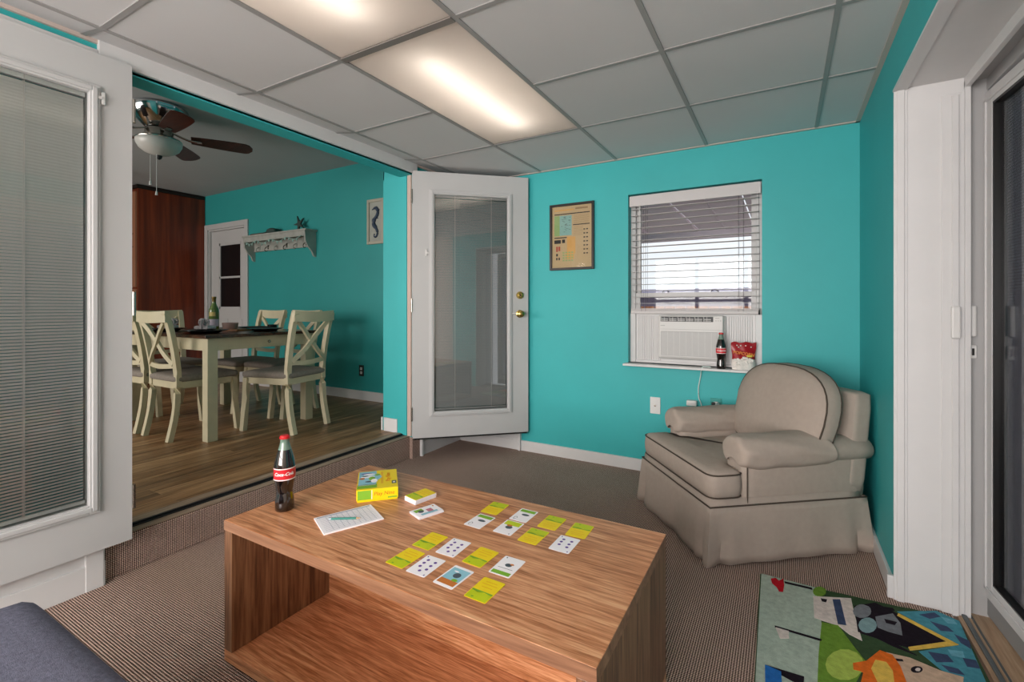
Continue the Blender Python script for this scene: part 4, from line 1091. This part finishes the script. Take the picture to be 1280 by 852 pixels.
t = thing('framed_poster', 'black framed tan infographic poster on the teal back wall', 'framed poster', (-1.401, YB, 1.689))
pw, ph = .181, .253
bm = NB()
for (a, b, c, d) in ((-pw, -pw+.018, -ph, ph), (pw-.018, pw, -ph, ph), (-pw+.018, pw-.018, -ph, -ph+.018), (-pw+.018, pw-.018, ph-.018, ph)): box(bm, a, b, -.022, 0, c, d, .002)
obj('picture_frame', bm, mat('frame_black', '1E1815', .35), t)
PT = mat('poster_tan', 'B39E78', .7); PB = mat('poster_black', '2A2420', .7); PBL = mat('poster_blue', '7FA7A0', .7); PG = mat('poster_green', '87A36A', .7); PR = mat('poster_red', 'A04030', .7); PO = mat('poster_ochre', 'C49A58', .7); PBR = mat('poster_brown', '8C7350', .7)
bm = NB(); box(bm, -pw+.016, pw-.016, -.008, -.004, -ph+.016, ph-.016)
def pr(x0, x1, z0, z1, mi):
    k = len(bm.faces)*.000002
    poly(bm, [(x0, -.0084-k, z0), (x1, -.0084-k, z0), (x1, -.0084-k, z1), (x0, -.0084-k, z1)], mi)
pr(-.145, .02, .200, .212, 5); pr(.03, .13, .205, .218, 6)
pr(-.145, .145, .172, .180, 1); pr(.01, .145, .085, .092, 1); pr(-.145, .03, -.008, 0, 1)
pr(-.145, -.10, .01, .165, 3); pr(-.10, .0, .012, .165, 2); pr(-.08, -.03, .06, .12, 2)
for k in range(7): pr(.015, .14, .158-k*.010, .160-k*.010, 6)
for k in range(6): pr(.015, .09, .070-k*.012, .072-k*.012, 6)
pr(-.145, -.09, -.048, -.02, 1); pr(-.08, -.055, -.045, -.018, 1); pr(-.04, .03, -.13, .0+.0, 5); pr(-.05, .02, -.17, -.12, 5)
pr(-.145, -.09, -.185, -.062, 0); pr(-.13, -.115, -.11, -.07, 4); pr(-.11, -.095, -.105, -.07, 4); pr(-.13, -.115, -.145, -.125, 1); pr(-.11, -.098, -.175, -.155, 1); pr(-.13, -.118, -.175, -.155, 1)
for k in range(7):
    for j in range(2): pr(.095+j*.022, .109+j*.022, .045-k*.030, .054-k*.030, 1)
for k in range(4):
    for j in range(4): pr(-.075+j*.024, -.06+j*.024, -.185+k*.02, -.174+k*.02, 3)
random.seed(2)
for k in range(26):
    x = random.uniform(-.09, -.02); z = random.uniform(.02, .155); pr(x, x+random.uniform(.008, .02), z, z+.002, 1)
obj('poster_print', bm, [PT, PB, PBL, PG, PR, PO, PBR], t)
bm = NB(); box(bm, -pw+.016, pw-.016, -.0115, -.0105, -ph+.016, ph-.016); obj('poster_glass', bm, glass('poster_glass', (1, 1, 1), .5), t)

# ============================================================ DINING FURNITURE
CREAM = mat('cream_paint', 'D3C9AA', .45, noise=.05, nscale=12)
SEATF = mat('seat_linen_grey', '8E857C', .9, noise=.1, nscale=60, bump=.4, bscale=500)
FZ = .18
def dining_chair(label, loc, rz, group='dining chairs around the table'):
    t = thing('dining_chair', label, 'chair', loc, rz, group)
    # local: sitter faces +y, seat height .46, back height .935
    for s in (-1, 1):
        path = near_tube([(s*.185, -.255, 0), (s*.185, -.215, .20), (s*.187, -.20, .43), (s*.19, -.215, .60), (s*.195, -.25, .80), (s*.198, -.285, .93)], 5)
        bm = NB(); tube(bm, path, 1, sq=(.040, .034)); bmesh.ops.recalc_face_normals(bm, faces=bm.faces); obj('back_post', bm, CREAM, t)
        bm = NB(); tube(bm, near_tube([(s*.200, .225, 0), (s*.200, .205, .2), (s*.195, .195, .42)], 4), 1, sq=(.038, .038)); obj('front_leg', bm, CREAM, t)
        bm = NB(); box(bm, s*.19-.010, s*.19+.010, -.2, .2, .375, .425, .003); obj('side_rail', bm, CREAM, t)
    bm = NB(); box(bm, -.19, .19, .18, .205, .375, .425, .003); obj('front_rail', bm, CREAM, t)
    bm = NB(); box(bm, -.18, .18, -.21, -.19, .375, .425, .003); obj('rear_rail', bm, CREAM, t)
    bm = NB(); rbox(bm, 0, .0, .447, .222, .222, .026, .022, 12, lambda p, q: Vector((p.x*(1-.06*(1-q[1])/2), p.y, p.z+(.010*(1-q[0]**2)*(1-q[1]**2) if q[2] > 0 else 0)))); obj('seat', bm, SEATF, t, smooth='all')
    bm = NB(); tube(bm, near_tube([(-.215, -.283, .905), (-.1, -.300, .900), (0, -.304, .898), (.1, -.300, .900), (.215, -.283, .905)], 4), 1, sq=(.024, .082)); obj('top_rail', bm, CREAM, t)
    bm = NB(); tube(bm, near_tube([(-.19, -.212, .545), (0, -.235, .535), (.19, -.212, .545)], 5), 1, sq=(.02, .034)); obj('lower_rail', bm, CREAM, t)
    for s in (-1, 1):
        bm = NB(); tube(bm, near_tube([(s*.175, -.222, .555), (s*.08, -.243+.004*s, .63), (0, -.252+.004*s, .71), (-s*.09, -.266+.004*s, .80), (-s*.165, -.278, .865)], 4), 1, sq=(.018, .034)); obj('cross_brace', bm, CREAM, t)
    return t
PI_ = PI
dining_chair('cream cross-back chair at the near long side, left of the near table leg', (-4.03, 1.945, FZ), 0)
dining_chair('cream cross-back chair at the near end of the table, closest to the teal pier', (-3.53, 2.385, FZ), math.radians(102))
dining_chair('cream cross-back chair half hidden behind the left door edge', (-4.53, 1.93, FZ), math.radians(3))
dining_chair('cross-back chair on the far side of the table below the wall shelf', (-4.57, 2.66, FZ), PI)
dining_chair('cross-back chair on the far side of the table, mostly hidden by the near end chair', (-4.11, 2.72, FZ), PI)
dining_chair('cross-back chair at the far end of the table in front of the cherry cabinet', (-5.06, 2.25, FZ), -PI/2)
T0x, T1x, T0y, T1y = -4.95, -3.56, 1.79, 2.71
t = thing('dining_table', 'cream dining table with a dark brown wooden top set with plates', 'dining table', ((T0x+T1x)/2, (T0y+T1y)/2, FZ)); hx, hy = (T1x-T0x)/2, (T1y-T0y)/2
bm = NB(); box(bm, -hx, hx, -hy, hy, .748, .772, .004); obj('table_top', bm, DTOP, t)
bm = NB()
for s in (-1, 1):
    a, b = sorted((s*(hy-.04), s*(hy-.062))); box(bm, -hx+.05, hx-.05, a, b, .655, .748, .002)
    a, b = sorted((s*(hx-.04), s*(hx-.062))); box(bm, a, b, -hy+.05, hy-.05, .655, .748, .002)
obj('apron', bm, CREAM, t)
for sx in (-1, 1):
    for sy in (-1, 1):
        bm = NB(); cbox(bm, sx*(hx-.065), sy*(hy-.065), .374, .072, .072, .748, .004); obj('leg', bm, CREAM, t)
bm = NB(); lathe(bm, [(0, 0), (.006, 0), (.006, .008), (.012, .016), (.009, .022), (0, .023)], .03, .70, 12, axis='X', z0=hx-.04); obj('knob', bm, NICKEL, t, smooth=True)
TZ = FZ+.772
DPL = mat('black_plate', '1B1B1E', .25)
def plate(label, x, y, r=.14, bow=False):
    bm = NB(); pr_ = [(0, .004), (r*.62, .004), (r*.72, .012), (r, .022), (r, .025), (r*.72, .016), (r*.6, .009), (0, .009)]
    lathe(bm, [(0, 0), (r*.55, 0), (r*.62, .004)]+pr_[2:], n=28); o = obj('dinner_plate', bm, DPL, smooth=True); o.location = (x, y, TZ); return tag(o, label, 'plate', 'black plates on the dining table')
plate('black plate at the near end of the dining table, by the near end chair', -3.80, 2.38)
plate('black plate at the near left corner of the dining table under the napkins', -3.90, 1.96, .16)
plate('black plate on the dining table between bottle and far side chairs', -4.20, 2.53)
plate('black plate at the far left of the dining table', -4.50, 1.96)
NAP = mat('napkin_pink_white', 'C9BFC2', .8, noise=.25, nscale=40)
for (x, y, lab) in ((-4.02, 2.02, 'crumpled white and pink napkin piled on the near left plate'), (-4.50, 1.97, 'crumpled white napkin at the far left place setting')):
    t = thing('table_napkin', lab, 'napkin', (x, y, TZ+.024), .4, 'folded napkins')
    bm = NB(); random.seed(int(-x*100))
    for k in range(9):
        a = random.uniform(0, 2*PI); r = random.uniform(.01, .05)
        c_ = Vector((math.cos(a)*r, math.sin(a)*r, .03+random.uniform(0, .03)))
        R = random.uniform(.02, .03); pts = [c_+Vector((R*math.cos(b_)*math.cos(a), R*math.cos(b_)*math.sin(a), R*math.sin(b_))) for b_ in [2*PI*i/10 for i in range(10)]]
        tube(bm, pts, .007, 6, closed=True)
    rbox(bm, 0, 0, .015, .06, .05, .014, .01, 6)
    obj('cloth', bm, NAP, t, smooth='all')
    bm = NB(); lathe(bm, [(.018, -.008), (.021, -.008), (.021, .008), (.018, .008), (.018, -.008)], 0, .03, 14, axis='X'); obj('napkin_ring', bm, mat('ring_rose', '9A6A70', .3), t, smooth=True)
t = thing('wine_bottle', 'green wine bottle with pale label standing on the dining table', 'bottle', (-4.2, 2.18, TZ))
k = 1.0
WG = mat('wine_green_glass', '5E7434', .1, spec=.7)
bm = NB(); lathe(bm, [(0, .004), (.034, 0), (.0375, .005), (.0375, .16), (.035, .185), (.022, .215), (.0155, .235), (.0145, .275), (.016, .277), (.016, .286), (.0145, .288)], n=24); bb = obj('bottle_body', bm, WG, t, smooth='all')
bm = NB(); lathe(bm, [(.0152, .238), (.0155, .27), (.017, .275), (.017, .290), (0, .291)], n=20); obj('foil_cap', bm, mat('foil_dark_gold', '6E5A28', .35, metal=.5), t, smooth=True)
bm = NB(); lathe(bm, [(.038, .04), (.038, .10)], n=18, a0=-2.4, a1=.6); obj('bottle_label', bm, mat('label_lilac', 'C4B8C8', .6), bb)
bm = NB(); lathe(bm, [(.0382, .125), (.0382, .16)], n=10, a0=-1.6, a1=-.2); obj('shoulder_label', bm, mat('label_gold', 'C9B26A', .5), bb)
bm = NB(); lathe(bm, [(0, 0), (.05, 0), (.055, .006), (.062, .05), (.058, .052), (.05, .01), (0, .008)], n=24); o = obj('glass_bowl', bm, mat('rose_glass', 'A98C86', .15, spec=.8), smooth=True); o.location = (-4.12, 2.27, TZ+.016); tag(o, 'small rose tinted glass bowl beside the wine bottle', 'bowl')
bm = NB(); cbox(bm, 0, 0, .008, .24, .16, .016, .004); o = obj('serving_board', bm, wood('board_wood', ['7A4A28', '9A6238', 'B07A4C'], 'X', 1, .4)); o.location = (-4.10, 2.28, TZ); o.rotation_euler.z = .3; tag(o, 'brown wooden board under the glass bowl on the dining table', 'serving board')
bm = NB(); lathe(bm, [(0, 0), (.028, 0), (.038, .008), (.04, .045), (.037, .046), (.03, .012), (0, .01)], n=20); o = obj('dark_cup', bm, DPL, smooth=True); o.location = (-3.98, 2.56, TZ); tag(o, 'low dark cup on the dining table right of the wooden board', 'cup')

# ============================================================ DINING WALL: shelf, seahorse, cabinet
SH = mat('shelf_weathered_white', 'A6A8A2', .6, noise=.12, nscale=14)
sx0, sx1 = -5.78, -4.60
t = thing('wall_shelf', 'weathered white wall shelf with hooks on the dining room wall', 'wall shelf', ((sx0+sx1)/2, DY, 1.86)); hx = (sx1-sx0)/2
bm = NB(); box(bm, -hx-.02, hx+.02, -.15, 0, .145, .165, .003); obj('shelf_board', bm, SH, t)
bm = NB(); box(bm, -hx+.02, hx-.02, -.018, 0, -.02, .145, .002); box(bm, -hx+.02, hx-.02, -.142, -.130, .085, .145, .002); obj('back_board', bm, SH, t)
for s in (-1, 1):
    bm = NB(); prism(bm, [(0, -.14), (-.03, -.13), (-.05, -.08), (-.10, -.03), (-.135, .03), (-.145, .145), (0, .145)], .022, base=s*(hx-.011)-.011, plane='YZ'); obj('bracket', bm, SH, t)
random.seed(11)
for k in range(6):
    x = -hx+.14+k*(2*hx-.28)/5
    bm = NB(); tube(bm, near_tube([(x, -.018, .03), (x, -.05, .02), (x, -.065, -.01), (x+.0, -.05, -.03), (x, -.035, -.02)], 4), .006, 6); cbox(bm, x, -.02, .025, .03, .006, .05, .002)
    obj('hook', bm, NICKEL if k % 2 else SH, t, smooth='all')
bm = NB(); R0 = .09
pts = near_tube([(-hx+.06, -.146, .09), (-hx+.16, -.148, .055), (-hx+.28, -.15, .09), (-hx+.42, -.15, .05), (-hx+.56, -.15, .088), (-hx+.72, -.15, .05), (-hx+.86, -.15, .088), (-hx+1.0, -.15, .055), (hx-.06, -.148, .09)], 6)
tube(bm, pts, .004, 6)
for i in range(2, len(pts)-2, 3): p_ = pts[i]; rbox(bm, p_.x, p_.y, p_.z-.014, .012, .005, .013, .005, 4)
o = obj('shell_garland', bm, mat('garland_teal_white', '8FB0A8', .6, noise=.3, nscale=30), smooth='all'); o.location = ((sx0+sx1)/2, DY, 1.86); tag(o, 'small shell garland draped along the front of the wall shelf', 'garland')
DT = mat('driftwood_dark', '2F4440', .7)
t = thing('starfish', 'dark starfish figure propped on the right end of the wall shelf', 'starfish', (-4.80, DY-.07, 2.025))
bm = NB(); P5 = []
for k in range(10):
    a = PI/2+.35+2*PI*k/10; r = .10 if k % 2 == 0 else .028; P5.append((r*math.cos(a), r*math.sin(a)+.075))
prism(bm, P5, .018, base=-.009, plane='XZ'); obj('body', bm, DT, t)
t = thing('turtle_figure', 'dark sea turtle figure on the middle of the wall shelf', 'figurine', (-5.28, DY-.07, 2.025), .1)
bm = NB(); rbox(bm, 0, 0, .025, .075, .05, .022, .02, 10, lambda p, q: Vector((p.x, p.y, p.z+.02*(1-q[0]**2) if q[2] > 0 else p.z))); b0 = obj('shell', bm, DT, t, smooth='all')
bm = NB(); rbox(bm, -.10, 0, .022, .028, .018, .014, .012, 6); obj('head', bm, DT, t, smooth='all')
for sx in (-1, 1):
    for sy in (-1, 1):
        bm = NB(); tube(bm, [(sx*.05, sy*.03, .014), (sx*.08, sy*.055, .010), (sx*.12, sy*.06, .006)], [.012, .010, .004], 6); obj('flipper', bm, DT, t, smooth='all')
bm = NB(); rbox(bm, .02, 0, .014, .14, .04, .013, .01, 8); o = obj('driftwood', bm, mat('driftwood', '5A4A3C', .8), smooth='all'); o.location = (-5.60, DY-.06, 2.025); tag(o, 'low piece of driftwood on the left part of the wall shelf', 'driftwood')
t = thing('seahorse_picture', 'narrow white framed seahorse picture on the dining room wall', 'picture', (-3.655, DY, 2.035))
bm = NB(); pw, ph = .118, .232
for (a, b, c, d) in ((-pw, -pw+.028, -ph, ph), (pw-.028, pw, -ph, ph), (-pw+.028, pw-.028, -ph, -ph+.03), (-pw+.028, pw-.028, ph-.03, ph)): box(bm, a, b, -.022, 0, c, d, .004)
obj('picture_frame', bm, mat('frame_cream', 'B5B0A0', .6), t)
bm = NB(); box(bm, -pw+.02, pw-.02, -.008, -.003, -ph+.02, ph-.02); obj('picture_panel', bm, mat('panel_grey_white', 'A8AAA2', .7, noise=.12, nscale=12), t)
bm = NB(); tube(bm, near_tube([(-.045, -.012, .125), (-.02, -.012, .135), (.01, -.013, .14), (.035, -.013, .10), (.02, -.013, .055), (-.015, -.013, .02), (-.02, -.013, -.03), (.01, -.013, -.07), (.03, -.013, -.12), (.005, -.013, -.16), (-.02, -.013, -.15), (-.015, -.013, -.125)], 5),
     [.006+.0]*5+[.012]*5+[.018]*5+[.016]*5+[.016]*5+[.022]*5+[.022]*5+[.014]*5+[.010]*5+[.008]*5+[.006]*5+[.005], 8)
for k in range(5): cbox(bm, .045-k*.004, -.012, .12-k*.022, .018, .006, .006)
obj('seahorse', bm, mat('seahorse_navy', '33445A', .6), t, smooth='all')

t = thing('pantry_cabinet', 'tall cherry wood pantry cabinet beside the dining room door', 'cabinet', (-7.32, 3.09, FZ))
bm = NB(); box(bm, -.385, .40, -.385, .385, 0, 2.44, .003); obj('carcass', bm, CHERRY, t)
bm = NB(); box(bm, -.40, .405, -.40, .385, 2.44, 2.49, .01); obj('dark_top_gap', bm, mat('gap_darkness', '1C0B06', .4), t)  # near-black strip painted in for the dark gap above the cabinet
for (z0_, z1_) in ((.1, 1.20), (1.22, 2.40)):
    bm = NB(); box(bm, -.37, .385, -.407, -.385, z0_, z1_, .003); box(bm, -.28, .30, -.412, -.407, z0_+.09, z1_-.09, .006); dd = obj('cabinet_door', bm, mat('cherry_pale_edge', '9A6A50', .35), t)
    bm = NB(); tube(bm, [(.33, -.407, z0_+.5), (.33, -.44, z0_+.5), (.33, -.44, z0_+.66), (.33, -.407, z0_+.66)], .006, 8); obj('handle', bm, NICKEL, dd, smooth='all')
t = thing('refrigerator', 'steel refrigerator sliver seen between the left door and the cherry cabinet', 'refrigerator', (-7.42, 2.25, FZ))
bm = NB(); box(bm, -.34, .33, -.42, .42, .02, 1.5, .01); obj('body', bm, ALU, t)
for (a, b) in ((.05, .95), (.97, 1.48)):
    bm = NB(); box(bm, .33, .37, -.42, .42, a, b, .012); dd = obj('fridge_door', bm, ALU, t)
    bm = NB(); tube(bm, [(.37, .36, a+.08), (.42, .36, a+.1), (.42, .36, b-.1), (.37, .36, b-.08)], .01, 8); obj('handle', bm, CHROME, dd, smooth='all')
t = thing('wall_cabinet', 'cherry wall cabinet above the refrigerator at the left edge of the opening', 'cabinet', (-7.45, 2.25, 1.75))
bm = NB(); box(bm, -.36, .36, -.42, .43, 0, .8, .004); obj('carcass', bm, CHERRY, t)
bm = NB(); box(bm, .36, .38, -.41, .0, .01, .79, .004); obj('cabinet_door', bm, CHERRY, t); bm = NB(); box(bm, .36, .38, .01, .42, .01, .79, .004); obj('cabinet_door', bm, CHERRY, t)

# ============================================================ CEILING FAN
FX, FY = -4.142, 1.755
t = thing('ceiling_fan', 'brushed nickel ceiling fan with walnut blades and frosted light bowl', 'ceiling fan', (FX, FY, DZ))
bm = NB(); lathe(bm, [(0, 0), (.165, 0), (.185, -.012), (.182, -.04), (.165, -.075), (.130, -.12), (.095, -.155), (.07, -.17), (0, -.17)], n=40); obj('motor_housing', bm, CHROME, t, smooth=True)
bm = NB(); lathe(bm, [(0, -.17), (.085, -.172), (.09, -.185), (.09, -.225), (.08, -.235), (.137, -.242), (.146, -.252), (.142, -.262), (0, -.262)], n=36); obj('light_fitter', bm, NICKEL, t, smooth=True)
bm = NB(); lathe(bm, [(.140, -.255), (.148, -.262), (.145, -.285), (.128, -.318), (.095, -.345), (.05, -.362), (.015, -.369), (0, -.370)], n=36); obj('glass_bowl', bm, mat('frosted_glass', 'C9C8C4', .35), t, smooth='all')
bm = NB(); lathe(bm, [(0, -.366), (.02, -.368), (.016, -.388), (.006, -.398), (0, -.40)], n=16); obj('finial', bm, DARKM, t, smooth=True)
def blade(a):
    bm = NB(); N = 18; st = []
    for i in range(N+1):
        x = i/N; r = .20+.42*x
        wdt = .052+.022*math.sin(min(1, x*1.15)*PI*.55)
        if x > .86: wdt *= math.sqrt(max(.05, 1-((x-.86)/.145)**2))
        st.append((r, wdt))
    M_ = Matrix.Rotation(a, 4, 'Z') @ Matrix.Translation((0, 0, -.215)) @ Matrix.Rotation(math.radians(-13), 4, 'X')
    T_ = [bm.verts.new(M_ @ Vector((r, s*w_, .003))) for r, w_ in st for s in (-1, 1)]; B_ = [bm.verts.new(M_ @ Vector((r, s*w_, -.003))) for r, w_ in st for s in (-1, 1)]
    for i in range(N):
        j = 2*i
        bm.faces.new((T_[j], T_[j+1], T_[j+3], T_[j+2])); bm.faces.new((B_[j], B_[j+2], B_[j+3], B_[j+1]))
        bm.faces.new((T_[j], T_[j+2], B_[j+2], B_[j])); bm.faces.new((T_[j+1], B_[j+1], B_[j+3], T_[j+3]))
    bm.faces.new((T_[0], B_[0], B_[1], T_[1])); bm.faces.new((T_[-2], T_[-1], B_[-1], B_[-2]))
    b_ = obj('blade', bm, BLADE, t)
    bm = NB(); d = Vector((math.cos(a), math.sin(a), 0))
    tube(bm, near_tube([d*.08+Vector((0, 0, -.18)), d*.14+Vector((0, 0, -.205)), d*.20+Vector((0, 0, -.222)), d*.27+Vector((0, 0, -.222))], 4), 1, sq=(.034, .008)); obj('blade_iron', bm, NICKEL, b_)
for k in range(5): blade(math.radians(62+72*k))
for (dx, dy, L_) in ((-.02, -.05, .20), (.03, -.03, .28)):
    bm = NB(); tube(bm, [(dx, dy, -.37), (dx, dy, -.37-L_)], .0016, 6); lathe(bm, [(0, -.37-L_-.03), (.009, -.37-L_-.028), (.006, -.37-L_), (0, -.37-L_)], dx, dy, 8)
    obj('pull_chain', bm, WPLAS, t)
bm = NB(); lathe(bm, [(0, 0), (.10, 0), (.13, -.012), (.12, -.05), (.06, -.075), (0, -.08)], n=28); o = obj('ceiling_light', bm, mat('dome_white', 'D8D8D4', .4), smooth='all'); o.location = (-6.4, 2.15, DZ); tag(o, 'small white dome light on the kitchen ceiling at the left edge of the opening', 'ceiling light')
